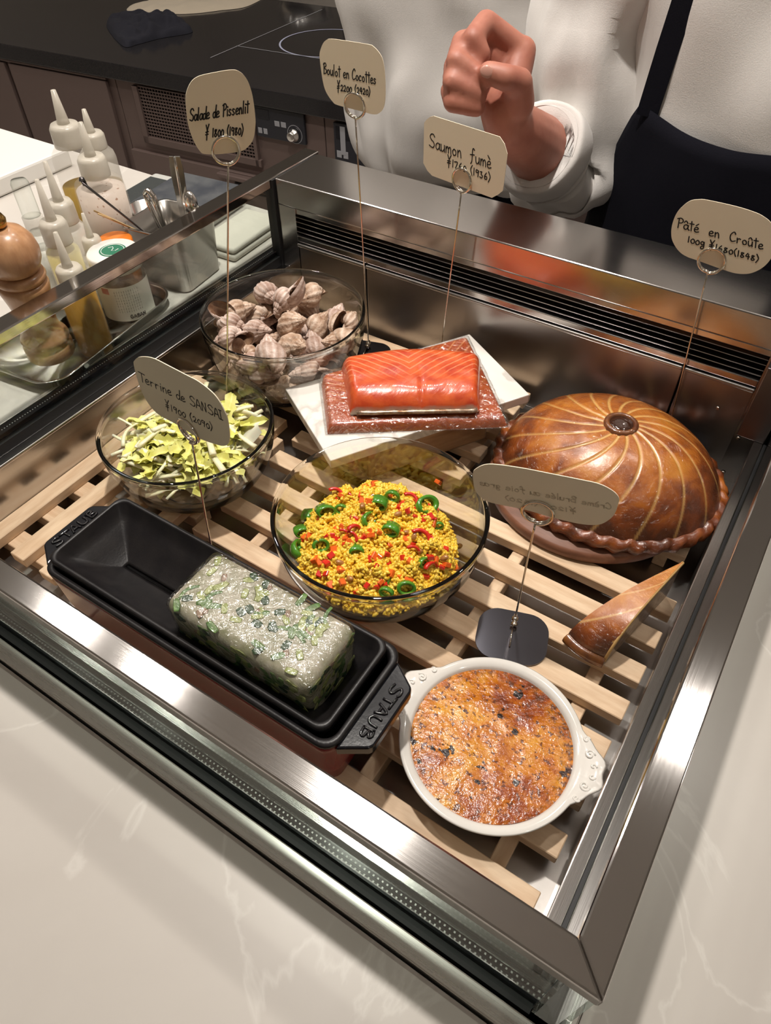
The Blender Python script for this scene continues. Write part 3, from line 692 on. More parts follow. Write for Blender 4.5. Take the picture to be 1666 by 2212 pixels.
for k in range(190):
    stem = k % 2 == 0; ly = k % 3
    a = random.random()*6.28; r = 0.066*math.sqrt(random.random())*(0.72 if ly == 0 else 1)
    x, y = r*math.cos(a), r*math.sin(a); z = salad_z(x, y)*(0.5, 0.8, 1.0)[ly]+random.uniform(0, .004)
    put_leaf(x, y, z+0.003, random.random()*6.28, random.gauss(0, .22), random.gauss(0, .4), k, stem)
for px, py, ang, stem, k in ((270, 915, 2.7, 0, 0), (330, 890, 1.9, 0, 2), (300, 990, 2.3, 0, 4), (345, 1020, 1.0, 0, 5), (345, 905, 2.1, 1, 1), (300, 950, 2.6, 1, 2), (360, 960, 2.2, 1, 3), (465, 980, 2.95, 1, 4), (480, 1000, 3.0, 1, 5), (530, 960, 1.3, 0, 6), (500, 1010, 0.4, 0, 7), (440, 1035, 0.2, 0, 1), (400, 1015, 0.8, 1, 0), (520, 920, 1.2, 1, 6), (385, 945, 2.0, 1, 1), (420, 990, 2.8, 0, 3)):
    q = at(px, py, 0.052); x, y = q[0]-SB[0], q[1]-SB[1]
    put_leaf(x, y, max(0.03, salad_z(x, y)+0.008), ang-0.6, random.gauss(0, .15), random.gauss(0, .25), k, stem)
q = at(535, 920, 0.066)
V = [];
for i in range(9):
    for j in range(7):
        u, v = i/8, j/6; V.append(((u-.5)*0.034*(1-.55*v*v), (v-.4)*0.05, 0.005*math.sin(u*PI)+0.002*v))
o = obj('white_root_sheet', (np.array(V), grid_faces(9, 7)), MT['white_leaf'], None, True)
tag(o, 'broad white leaf sheet leaning at the salad bowl edge', 'leaf'); o.location = (SB[0]+0.052, SB[1]+0.034, 0.056); o.rotation_euler = (0.75, 0.25, -0.9)

# ------------------------------------------------------------------ whelk shells
def shell_mats():
    m = M('whelk_shell', (0.36, 0.225, 0.14), 0.55, col2=(0.74, 0.60, 0.49), nscale=48, lo=0.34, hi=0.58, bump=0.8, bscale=170, bdist=0.002)
    return m
MT['shell'] = shell_mats(); MT['shell_pink'] = M('whelk_shell_mauve', (0.42, 0.285, 0.23), 0.5, col2=(0.74, 0.62, 0.56), nscale=44, lo=0.34, hi=0.6, bump=0.7, bscale=160, bdist=0.002)
MT['shell_in'] = M('shell_inside', (0.13, 0.06, 0.035), 0.3, col2=(0.32, 0.20, 0.12), nscale=50)
def add_rib_tone(m):  # paints groove shade into the shell colour for more rib contrast
    nt = m.node_tree; b = nt.nodes['Principled BSDF']; src = b.inputs['Base Color'].links[0].from_socket
    at_ = N(nt, 'ShaderNodeAttribute'); at_.attribute_name = 'rib'; mx = N(nt, 'ShaderNodeMixRGB'); mx.blend_type = 'MULTIPLY'; mx.inputs[2].default_value = (0.66, 0.56, 0.49, 1)
    nt.links.new(at_.outputs['Fac'], mx.inputs[0]); nt.links.new(src, mx.inputs[1]); nt.links.new(mx.outputs[0], b.inputs['Base Color'])
add_rib_tone(MT['shell']); add_rib_tone(MT['shell_pink'])
def shell_mesh(L, seed, ribs=12, turns=4.6):
    rs = random.Random(seed); nU = int(turns*44); nV = 20
    W = 1.68; V = []
    R_end = 0.140*L; r_end = 0.195*L
    for i in range(nU+1):
        th = 2*PI*turns*i/nU; g = W**((th-2*PI*turns)/(2*PI))
        cx, cy, cz = R_end*g*math.cos(th), R_end*g*math.sin(th), -0.64*L*g
        for j in range(nV):
            p = 2*PI*j/nV
            rib = 1+0.10*(1-abs(math.sin(ribs*th/2))**0.7*1.6)*(1 if g < 0.8 else .7)+0.014*math.cos(13*p)
            ra = r_end*g*rib*(1.0+(0.10 if g > .93 else 0)*max(0, (g-.93)/.07))
            rz = r_end*g*1.38*rib
            rad = ra*math.cos(p); up = rz*math.sin(p)
            V.append(((R_end*g+rad)*math.cos(th), (R_end*g+rad)*math.sin(th), cz+up))
    V = np.array(V); V[:, 2] -= V[:, 2].mean()
    RB_ = [max(0.0, min(1.0, abs(math.sin(ribs*2*PI*turns*i/nU/2))**1.5)) for i in range(nU+1) for j in range(nV)]
    F_ = grid_faces(nU+1, nV, cv=True); F_.append(tuple(range(nV)))
    # siphonal lip: stretch the last rings downwards
    last = np.arange((nU-8)*nV, (nU+1)*nV); zc = V[last, 2]
    V[last, 2] -= np.clip((zc.mean()-zc), 0, 1)*0.35
    me_ = mesh('shell', V, F_, True); a_ = me_.attributes.new('rib', 'FLOAT', 'POINT'); a_.data.foreach_set('value', np.asarray(RB_, np.float32))
    # the lining: a disc sunk into the aperture
    ring = V[(nU-3)*nV:(nU-2)*nV]; c_ = ring.mean(0); inner = c_+(ring-c_)*0.9
    lip = V[nU*nV:(nU+1)*nV]; back = V[(nU-16)*nV:(nU-15)*nV]; cb = back.mean(0)
    Vi = np.concatenate([lip*0.97+lip.mean(0)*0.03, inner, cb+(back-cb)*0.75]); Fi = grid_faces(3, nV, cv=True)+[tuple(range(2*nV, 3*nV))]
    li = mesh('aperture', Vi, Fi, True)
    return me_, li
SH = [shell_mesh(0.078, k, (11, 13, 10, 12)[k], (5.3, 4.9, 5.6, 5.1)[k]) for k in range(4)]
SH2 = []
for k, (a, b_) in enumerate(SH):
    a.materials.append(MT['shell'] if k % 2 == 0 else MT['shell_pink']); b_.materials.append(MT['shell_in'])
def put_shell(p, rx, ry, rz, k, s):
    p = tuple(keep_in_bowl(p, (rx, ry, rz), s, coords_of(SH[k % 4][0]), WB, WBR, WBH, 0.060))
    t = thing('whelk', *(('ribbed tan whelk shell in the tall glass bowl', 'whelk', p, 0, 'tan whelk shells in the glass bowl') if k % 2 == 0 else ('ribbed mauve-grey whelk shell in the tall glass bowl', 'whelk', p, 0, 'mauve whelk shells in the glass bowl')))
    t.rotation_euler = (rx, ry, rz); t.scale = (s, s, s)
    link('shell', SH[k % 4][0], None, t); link('aperture', SH[k % 4][1], None, t)
tops = [(565, 665, .082), (590, 640, .086), (612, 655, .086), (635, 700, .082), (660, 662, .080), (690, 680, .085), (715, 662, .084), (735, 690, .080), (510, 700, .076), (500, 685, .074), (470, 725, .068), (525, 735, .074), (568, 740, .074), (600, 700, .080), (625, 720, .080), (690, 735, .074), (665, 720, .076), (725, 735, .070), (605, 760, .070), (650, 755, .072), (505, 755, .066), (550, 775, .066), (745, 715, .072), (575, 690, .082), (540, 650, .080), (640, 640, .084)]
rs = random.Random(11); queue = []
for k, (px, py, z) in enumerate(tops):
    q = at(px, py, z); x, y = q[0]-WB[0], q[1]-WB[1]; r = math.hypot(x, y); lim = 0.074
    if r > lim: x, y = x*lim/r, y*lim/r
    queue.append([np.array([WB[0]+x, WB[1]+y, z-0.010]), (rs.uniform(1.0, 2.2)*(1 if k % 2 else -1), rs.uniform(-.6, .6), rs.uniform(0, 6.28)), k+(k//5), rs.uniform(.72, .86)])
for k in range(38):
    lay = k % 2; a = 6.28*k/38*2.0+0.4*lay; r = (0.026, 0.046)[lay]*(1 if k % 5 else 0.3); z = (0.026, 0.040)[lay]
    queue.append([np.array([WB[0]+r*math.cos(a), WB[1]+r*math.sin(a), z]), (rs.uniform(1.2, 1.9), rs.uniform(-.5, .5), rs.uniform(0, 6.28)), k, rs.uniform(.68, .80)])
# let the shells settle: push touching neighbours apart, keep all inside the glass
cos_ = [coords_of(m_[0]) for m_ in SH]
for it in range(110):
    for e_ in queue: e_[0] = e_[0]-np.array([0, 0, 0.0005])
    for i_ in range(len(queue)):
        for j_ in range(i_):
            d_ = queue[i_][0]-queue[j_][0]; l_ = np.linalg.norm(d_)+1e-9; want = 0.0235*(queue[i_][3]+queue[j_][3])
            if l_ < want: d_ = d_/l_*(want-l_)*0.25; queue[i_][0] = queue[i_][0]+d_; queue[j_][0] = queue[j_][0]-d_
    if it % 5 == 4:
        for e_ in queue: e_[0] = keep_in_bowl(e_[0], e_[1], e_[3], cos_[e_[2] % 4], WB, WBR, WBH, 0.060)
for p_, (rx_, ry_, rz_), k, s_ in queue: put_shell(p_, rx_, ry_, rz_, k, s_)
# ------------------------------------------------------------------ marble slab on a wooden block, salmon
SZ = 0.060
cL, cT, cR_ = at(616, 838, SZ), at(1015, 721, SZ), at(1144, 852, SZ)
sc_c = (cL+cR_)/2; ux = cT-cL; sl = np.linalg.norm(ux); sw_ = np.linalg.norm(cR_-cT); sang = math.atan2(ux[1], ux[0])
def marble():
    m, nt, nd, lk = nodes_of('white_marble'); b = nd['Principled BSDF']; b.inputs['Roughness'].default_value = 0.25
    n2 = N(nt, 'ShaderNodeTexNoise', i_Scale=14.0, i_Detail=6.0, i_Distortion=1.2); lk.new(coords(nt, (1, .4, 1)), n2.inputs['Vector'])
    lk.new(ramp(nt, n2.outputs['Fac'], [(0.44, (0.74, 0.71, 0.66)), (0.495, (0.55, 0.52, 0.48)), (0.53, (0.76, 0.73, 0.68))]), b.inputs['Base Color']); return m
MT['marble'] = marble()
o = obj('marble_slab', rbox(-sl/2, sl/2, -sw_/2, sw_/2, -0.0125, 0, 0.0012), MT['marble'], None, loc=(sc_c[0], sc_c[1], SZ)); o.rotation_euler = (0, 0, sang)
tag(o, 'white marble slab raised under the smoked salmon', 'slab')
o = obj('wooden_block', rbox(-0.080, 0.080, -0.046, 0.046, 0, SZ-0.0127, 0.003), M('block_wood', (0.34, 0.19, 0.10), 0.5, col2=(0.45, 0.28, 0.15), nscale=9, nstr=(2, 14, 14)), None, loc=(sc_c[0]+0.012, sc_c[1]-0.006, 0.0)); o.rotation_euler = (0, 0, sang)
tag(o, 'brown wooden block propping up the marble slab', 'block')
def salmon_mat(name, c1, c2, fat, edge, wrapc=0.0):
    m, nt, nd, lk = nodes_of(name); b = nd['Principled BSDF']; b.inputs['Roughness'].default_value = 0.32
    uv = N(nt, 'ShaderNodeUVMap'); sep = N(nt, 'ShaderNodeSeparateXYZ'); lk.new(uv.outputs[0], sep.inputs[0])
    n1 = N(nt, 'ShaderNodeTexNoise', i_Scale=7.0, i_Detail=4.0); lk.new(uv.outputs[0], n1.inputs['Vector'])
    base = ramp(nt, n1.outputs['Fac'], [(0.3, c1), (0.7, c2)])
    # chevron fat lines: fold v around a curved midline
    def mth(op, a, b_=None, v=None):
        k = N(nt, 'ShaderNodeMath', operation=op); lk.new(a, k.inputs[0])
        if b_ is not None: lk.new(b_, k.inputs[1])
        if v is not None: k.inputs[1].default_value = v
        return k.outputs[0]
    d = mth('ABSOLUTE', mth('SUBTRACT', sep.outputs[0], v=0.48))
    nn = mth('MULTIPLY', n1.outputs['Fac'], v=0.5)
    ph = mth('ADD', mth('ADD', mth('MULTIPLY', sep.outputs[1], v=10.0), mth('MULTIPLY', d, v=-13.0)), nn)
    s = mth('SINE', mth('MULTIPLY', ph, v=6.283))
    line = ramp(nt, mth('MULTIPLY_ADD', s, v=0.5), [(0.0, (0, 0, 0)), (0.84, (0, 0, 0)), (0.96, (1, 1, 1))])
    up = N(nt, 'ShaderNodeMapRange'); up.inputs[1].default_value = 0.30; up.inputs[2].default_value = 0.55; lk.new(sep.outputs[1], up.inputs[0])
    lf = mth('MULTIPLY', mth('MULTIPLY', line, up.outputs[0]), v=0.5)
    mx = N(nt, 'ShaderNodeMixRGB'); mx.inputs[2].default_value = rgba(fat); lk.new(lf, mx.inputs[0]); lk.new(base, mx.inputs[1])
    ed = N(nt, 'ShaderNodeMapRange'); ed.inputs[1].default_value = 0.055; ed.inputs[2].default_value = 0.03; lk.new(mth('ADD', sep.outputs[1], mth('MULTIPLY', n1.outputs['Fac'], v=0.05)), ed.inputs[0])
    m2 = N(nt, 'ShaderNodeMixRGB'); m2.inputs[2].default_value = rgba(edge); lk.new(ed.outputs[0], m2.inputs[0]); lk.new(mx.outputs[0], m2.inputs[1]); lk.new(m2.outputs[0], b.inputs['Base Color'])
    b.inputs['Subsurface Weight'].default_value = 0.25; b.inputs['Subsurface Radius'].default_value = (0.006, 0.002, 0.001); b.inputs['Coat Weight'].default_value = 0.5; b.inputs['Coat Roughness'].default_value = 0.12
    tb = N(nt, 'ShaderNodeTexNoise', i_Scale=90.0, i_Detail=4.0); lk.new(coords(nt, (1, 0.35, 1)), tb.inputs['Vector']); bp = N(nt, 'ShaderNodeBump', i_Strength=0.5, i_Distance=0.0018); lk.new(tb.outputs['Fac'], bp.inputs['Height']); lk.new(bp.outputs[0], b.inputs['Normal']); lk.new(bp.outputs[0], b.inputs['Coat Normal'])
    return m
def slab_piece(corners, z0, thick, ex=(0.10, 0.14), nu=56, nv=44, bulge=0.0, crease=0.0, seed=0.0, skew=None):
    """corners: front-left, front-right, back-right, back-left; a fillet as a closed height field with uv"""
    P = [np.array(c_) for c_ in corners]; V = []; UV = []
    def prof(t, e): return min(1.0, max(0.0, 1-(1-min(t, 1-t)/e)**2)**0.5 if min(t, 1-t) < e else 1.0)
    for top in (1, 0):
        for i in range(nu+1):
            for j in range(nv+1):
                u, v = i/nu, j/nv
                q = (P[0]*(1-u)+P[1]*u)*(1-v)+(P[3]*(1-u)+P[2]*u)*v
                q = q + (P[3]-P[0])*bulge*math.sin(u*PI)*v*v
                h = thick*prof(u, ex[0])*prof(v, ex[1])*(0.55+0.45*math.sin(min(1, v*1.15+0.12)*PI*0.5+0.15)) if top else 0
                if top:
                    h += 0.0012*mnoise.noise(Vector((u*6+seed, v*6, seed)))*(prof(u, .2)*prof(v, .2))
                    if crease: h -= crease*math.exp(-((u-0.56)/0.012)**2)*max(0, 1-v*1.6)*prof(v, .05)
                V.append((q[0], q[1], z0+max(h, 0.0))); UV.append((u, v))
    n = (nu+1)*(nv+1); g = grid_faces(nu+1, nv+1)
    F_ = g+[tuple(n+i for i in f)[::-1] for f in g]
    return np.array(V), F_, UV
def uv_obj(name, V, F_, UV, mat, off):
    me_ = mesh(name, V-off, F_, True); l = me_.uv_layers.new(name='UVMap')
    for lp in me_.loops: l.data[lp.index].uv = UV[lp.vertex_index]
    return link(name, me_, mat, None, off)
MT['salmon_low'] = salmon_mat('wrapped_salmon_flesh', (0.36, 0.055, 0.012), (0.52, 0.115, 0.02), (0.75, 0.36, 0.14), (0.30, 0.07, 0.02))
MT['salmon_top'] = salmon_mat('smoked_salmon_flesh', (0.46, 0.035, 0.010), (0.72, 0.135, 0.030), (0.84, 0.38, 0.19), (0.42, 0.33, 0.25))
zs1 = SZ+0.0005
cs1 = [at(708, 938, zs1), at(1098, 922, zs1), at(1010, 729, zs1+0.008), at(693, 818, zs1+0.008)]
V, F_, UV = slab_piece(cs1, zs1, 0.0155, (0.04, 0.06), bulge=0.0, seed=2.0)
off = np.array([*np.mean(cs1, 0)[:2], zs1])
low = uv_obj('smoked_salmon', V, F_, UV, MT['salmon_low'], off); tag(low, 'film-wrapped smoked salmon side lying on the marble slab', 'salmon')
n = 57*45; c0 = V[:n].mean(0); Vw = V.copy(); Vw[:n, :2] = c0[:2]+(Vw[:n, :2]-c0[:2])*1.03; Vw[n:, :2] = Vw[:n, :2]
for i in range(n):
    Vw[i, 2] += 0.0012+0.0016*mnoise.noise(Vector((V[i, 0]*120, V[i, 1]*120, 4.0)))
Vw[n:, 2] += 0.0002
wr = link('cling_film', mesh('cling_film', Vw-off, F_, True), MT['film'], low)
zs2 = SZ+0.0150
cs2 = [at(757, 896, zs2), at(1036, 886, zs2+0.003), at(1040, 772, zs2+0.010), at(736, 782, zs2+0.010)]
V, F_, UV = slab_piece(cs2, zs2, 0.0265, (0.07, 0.24), bulge=0.20, crease=0.004, seed=5.0)
off = np.array([*np.mean(cs2, 0)[:2], zs2])
top_s = uv_obj('smoked_salmon', V, F_, UV, MT['salmon_top'], off); tag(top_s, 'unwrapped deep orange smoked salmon block on top of the wrapped side', 'salmon')
MT['skin_silver'] = M('silver_fish_skin', (0.45, 0.36, 0.28), 0.25, 0.5, col2=(0.20, 0.10, 0.05), nscale=120)
e0, e1 = cs2[0], cs2[1]
P = np.array([e0*(1-t_)+e1*t_ for t_ in np.linspace(0.05, 0.98, 24)]); P[:, 2] = zs2+0.0035+np.array([0.0008*mnoise.noise(Vector((k*.5, 0, 0))) for k in range(24)]); P -= (rn*0)[None]
fr = (cs2[0]-cs2[3]); fr[2] = 0; fr /= np.linalg.norm(fr); P += fr*0.0012
obj('skin_edge', tube(P, 0.0032, 8, True, 0.8), MT['skin_silver'], top_s, True, off=off)

# ------------------------------------------------------------------ whole pie (pate en croute)
PC = np.array([-0.1035, 0.6145]); PRX, PRY, PH = 0.1255, 0.1080, 0.076
PZ0 = 0.016
brd = thing('round_board', 'round brown wooden board under the whole golden pie', 'board', (PC[0]-0.012, PC[1]-0.010, 0.0006))
obj('disc', lathe([(0.0, 0), (0.112, 0), (0.116, 0.003), (0.116, 0.011), (0.113, 0.0145), (0, 0.0145)], 72), MT['board'], brd, True)
pie = thing('pate_en_croute', 'whole round golden pastry pie with swirling scored lines and a dark centre', 'pie', (PC[0], PC[1], PZ0))
def pie_profile(s): return PH*(max(0.0, 1-s**2.5))**0.62
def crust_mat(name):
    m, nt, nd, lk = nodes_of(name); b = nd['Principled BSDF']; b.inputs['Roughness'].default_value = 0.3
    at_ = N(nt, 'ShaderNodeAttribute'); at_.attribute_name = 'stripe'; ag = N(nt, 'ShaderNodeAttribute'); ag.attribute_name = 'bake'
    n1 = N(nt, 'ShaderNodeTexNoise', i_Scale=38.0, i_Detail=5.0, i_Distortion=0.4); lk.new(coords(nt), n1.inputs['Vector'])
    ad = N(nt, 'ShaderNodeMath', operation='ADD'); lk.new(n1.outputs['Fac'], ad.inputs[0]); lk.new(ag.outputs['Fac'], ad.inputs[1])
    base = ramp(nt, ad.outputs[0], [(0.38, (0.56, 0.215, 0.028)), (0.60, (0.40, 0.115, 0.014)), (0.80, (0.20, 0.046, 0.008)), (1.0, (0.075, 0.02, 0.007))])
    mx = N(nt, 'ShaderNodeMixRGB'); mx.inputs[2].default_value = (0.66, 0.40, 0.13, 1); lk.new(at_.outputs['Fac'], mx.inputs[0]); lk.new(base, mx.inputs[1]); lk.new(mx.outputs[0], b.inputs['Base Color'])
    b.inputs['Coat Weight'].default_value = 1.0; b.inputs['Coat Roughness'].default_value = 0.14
    tb = N(nt, 'ShaderNodeTexNoise', i_Scale=110.0, i_Detail=3.0, i_Distortion=3.0); lk.new(coords(nt), tb.inputs['Vector']); bp = N(nt, 'ShaderNodeBump', i_Strength=0.9, i_Distance=0.0030); lk.new(tb.outputs['Fac'], bp.inputs['Height']); lk.new(bp.outputs[0], b.inputs['Coat Normal'])
    t2 = N(nt, 'ShaderNodeTexNoise', i_Scale=160.0, i_Detail=3.0); lk.new(coords(nt), t2.inputs['Vector']); b2 = N(nt, 'ShaderNodeBump', i_Strength=0.2, i_Distance=0.001); lk.new(t2.outputs['Fac'], b2.inputs['Height']); lk.new(b2.outputs[0], b.inputs['Normal'])
    return m
MT['crust'] = crust_mat('glazed_pastry')
NS = 17
def stripe_val(s, a):
    ph = a+0.95*(s**1.1)+0.12
    k = (ph*NS/(2*PI)) % 1.0; d_ = min(k, 1-k)*2*PI/NS*max(s, .05)*0.12
    w_ = 0.0021
    return max(0.0, 1-(d_/w_)**2) if s < 0.97 else 0.0
def add_attr(me_, name, vals):
    a_ = me_.attributes.new(name, 'FLOAT', 'POINT'); a_.data.foreach_set('value', np.asarray(vals, np.float32))
nr, na = 110, 420; V = []; ST = []; BK = []
for i in range(nr+1):
    s = 0.135+(1-0.135)*i/nr
    for j in range(na):
        a = 2*PI*j/na; sv = stripe_val(s, a); lump = 0.0022*mnoise.noise(Vector((s*4*math.cos(a), s*4*math.sin(a), 3)))
        z = pie_profile(s)+lump*(1-s)+0.0016*math.cos(0)*(1-sv)*min(1, (1-s)*6)*0.6
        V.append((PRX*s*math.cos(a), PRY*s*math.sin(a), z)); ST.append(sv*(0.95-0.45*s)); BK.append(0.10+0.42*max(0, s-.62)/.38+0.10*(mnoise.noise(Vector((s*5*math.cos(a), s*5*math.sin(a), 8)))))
me_ = mesh('crust', V, grid_faces(nr+1, na, cv=True), True); add_attr(me_, 'stripe', ST); add_attr(me_, 'bake', BK)
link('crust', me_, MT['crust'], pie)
# rope border
nT = 520; V = []
for i in range(nT):
    a = 2*PI*i/nT; tw = 38*a
    for j in range(10):
        b_ = 2*PI*j/10; r = 0.0085*(1+0.16*math.cos(b_*2-tw)+0.22*mnoise.noise(Vector((math.cos(a)*14, math.sin(a)*14, b_*.6)))); q = r*math.cos(b_); z = 0.0078+r*0.95*math.sin(b_)
        V.append(((PRX-0.003+q)*math.cos(a), (PRY-0.003+q)*math.sin(a), max(0.0, z)))
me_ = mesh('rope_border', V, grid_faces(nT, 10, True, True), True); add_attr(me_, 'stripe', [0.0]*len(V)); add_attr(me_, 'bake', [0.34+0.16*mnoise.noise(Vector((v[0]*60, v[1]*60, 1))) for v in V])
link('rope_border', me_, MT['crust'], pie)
MT['aspic'] = M('dark_aspic', (0.035, 0.012, 0.006), 0.12, coat=1, crough=0.03, cbump=0.2, cbscale=50)
hz = pie_profile(0.135)
obj('chimney_ring', lathe([(0.0118, hz-0.003), (0.0125, hz+0.0030), (0.0150, hz+0.0042), (0.0180, hz+0.0022), (0.0186, hz-0.003)], 48, False, False), M('dark_crust', (0.10, 0.03, 0.012), 0.3, col2=(0.2, .07, .02), nscale=120, coat=1, crough=0.08, cbump=0.5), pie, True)
obj('aspic', lathe([(0.0128, hz-0.003), (0.0128, hz+0.0018), (0.006, hz+0.0016), (0, hz+0.0016)], 40), MT['aspic'], pie, True)

# ------------------------------------------------------------------ cut wedge of the pie
B_, C_, T_ = np.array([-0.0560, 0.3960]), np.array([-0.0170, 0.3895]), np.array([0.0085, 0.5000])
wd = thing('pie_wedge', 'single cut wedge of glazed pie beside the steel side wall', 'pie slice', (-0.03, 0.43, 0.0006))
WO = np.array([-0.03, 0.43, 0.0])
nu, nv = 120, 40; Vt = []; ST = []; BK = []
def wtop(s, t_=1.0): return 0.012+0.038*max(0, 1-s**5)**0.6+0.006*(1-s)-0.012*(1-t_)*s**2*(1-s**8)
for i in range(nu+1):
    s = i/nu
    for j in range(nv+1):
        t_ = j/nv; e = B_*(1-t_)+C_*t_; p = T_+(e-T_)*s*(1+0.03*math.sin(t_*PI)*s)
        ph = s*3.1+t_*1.0+0.15; k = ph % 1.0; sv = max(0, 1-(min(k, 1-k)/0.055)**2) if 0.06 < s < 0.93 else 0
        Vt.append((p[0], p[1], wtop(s, t_))); ST.append(sv*0.75); BK.append(-0.02+0.45*max(0, s-.62)/.38)
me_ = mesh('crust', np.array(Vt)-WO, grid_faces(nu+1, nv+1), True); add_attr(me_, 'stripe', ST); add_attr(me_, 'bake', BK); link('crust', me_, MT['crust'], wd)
MT['pate'] = M('pate_cut_face', (0.16, 0.10, 0.065), 0.45, col2=(0.36, 0.26, 0.18), nscale=110, coat=.6, crough=0.1, cbump=0.3)
G = np.array(Vt).reshape(nu+1, nv+1, 3)
def curtain(line):
    L_ = np.array(line); Bt = L_.copy(); Bt[:, 2] = 0; n = len(L_); return np.concatenate([L_, Bt]), [(i, i+1, n+i+1, n+i) for i in range(n-1)]
v1, f1 = curtain(G[:, 0]); v2, f2 = curtain(G[:, -1])
obj('cut_face', (v1-WO, f1), MT['pate'], wd); obj('cut_face', (v2-WO, f2), MT['pate'], wd)
v3, f3 = curtain(G[-1]); me_ = mesh('outer_crust', v3-WO, f3, True); add_attr(me_, 'stripe', [0]*len(v3)); add_attr(me_, 'bake', [0.42]*len(v3)); link('outer_crust', me_, MT['crust'], wd)
# pastry line along the top of the right cut face
obj('pastry_line', tube((G[:, -1]-WO)-np.array([0, 0, 0.0018]), 0.0016, 6), M('pale_pastry', (0.52, 0.32, 0.12), 0.5), wd, True)
obj('crust_edge', tube((G[-1]-WO)*1.0-np.array([0, 0, 0.004]), 0.0062, 10), MT['crust2'] if 'crust2' in MT else M('dark_pastry_edge', (0.12, 0.035, 0.012), 0.3, col2=(0.28, .1, .02), nscale=90, coat=1, crough=.06, cbump=.5), wd, True)

# ------------------------------------------------------------------ cast-iron terrine dish, inner tray and terrine block
MT['iron'] = M('black_enamel', (0.009, 0.008, 0.009), 0.36, col2=(0.016, 0.014, 0.014), nscale=40, bump=0.1, bscale=500, spec=0.35)
MT['iron_gloss'] = M('glossy_black_enamel', (0.008, 0.008, 0.010), 0.20, bump=0.06, bscale=300, bdist=0.001, spec=0.3)
MT['iron_letter'] = M('worn_letter_enamel', (0.014, 0.013, 0.015), 0.12, spec=0.7)
MT['iron_red'] = M('dark_red_enamel', (0.20, 0.010, 0.014), 0.25, spec=0.4)
OX0, OX1, OY0, OY1, OZ = -0.4810, -0.1560, 0.1600, 0.2640, 0.080
dish = thing('terrine_dish', 'oblong dark red cast-iron terrine dish with lettered handles', 'terrine dish', ((OX0+OX1)/2, (OY0+OY1)/2, 0.0006))
DO = np.array([(OX0+OX1)/2, (OY0+OY1)/2, 0.0006])
def rr3(x0, x1, y0, y1, r, z): L_ = rounded_rect(x0, x1, y0, y1, r); return np.c_[L_, np.full(len(L_), z)]
ins = lambda d, z, r=0.014: rr3(OX0+d, OX1-d, OY0+d, OY1-d, max(0.003, r-d*0.3), z)
obj('body', loft([ins(0.012, 0.0006), ins(0.006, 0.004), ins(0.0030, 0.030), ins(0.0010, 0.066), ins(0.0002, 0.0745), ins(0.0008, 0.0757)], True, False), MT['iron_red'], dish, True, off=DO)
obj('rim', loft([ins(0.0012, 0.0752), ins(0.0, 0.0760), ins(0.0, 0.0785), ins(0.0010, 0.0800), ins(0.0050, 0.0800), ins(0.0060, 0.0785), ins(0.0075, 0.050), ins(0.014, 0.012)], False, True), MT['iron'], dish, True, off=DO)
def stroke_tube(strokes, r, seg=6): return join(*[tube(s, r, seg) for s in strokes])
def handle(sx):
    xe = OX1-0.0005 if sx > 0 else OX0+0.0005
    yc = (OY0+OY1)/2-0.002
    pts = [(0, -0.0440), (0.006, -0.0400), (0.0215, -0.0300), (0.0235, -0.0260), (0.0235, 0.0260), (0.0215, 0.0300), (0.006, 0.0400), (0, 0.0440)]
    L_ = np.array([(xe+sx*a, yc+b_, 0.066) for a, b_ in pts])
    if sx < 0: L_ = L_[::-1]
    h = obj('handle', bevelled(loop_prism(L_, (0, 0, 0.0115)), 0.0018, 2), MT['iron_gloss'], dish, False, off=DO)
    return h, xe, yc
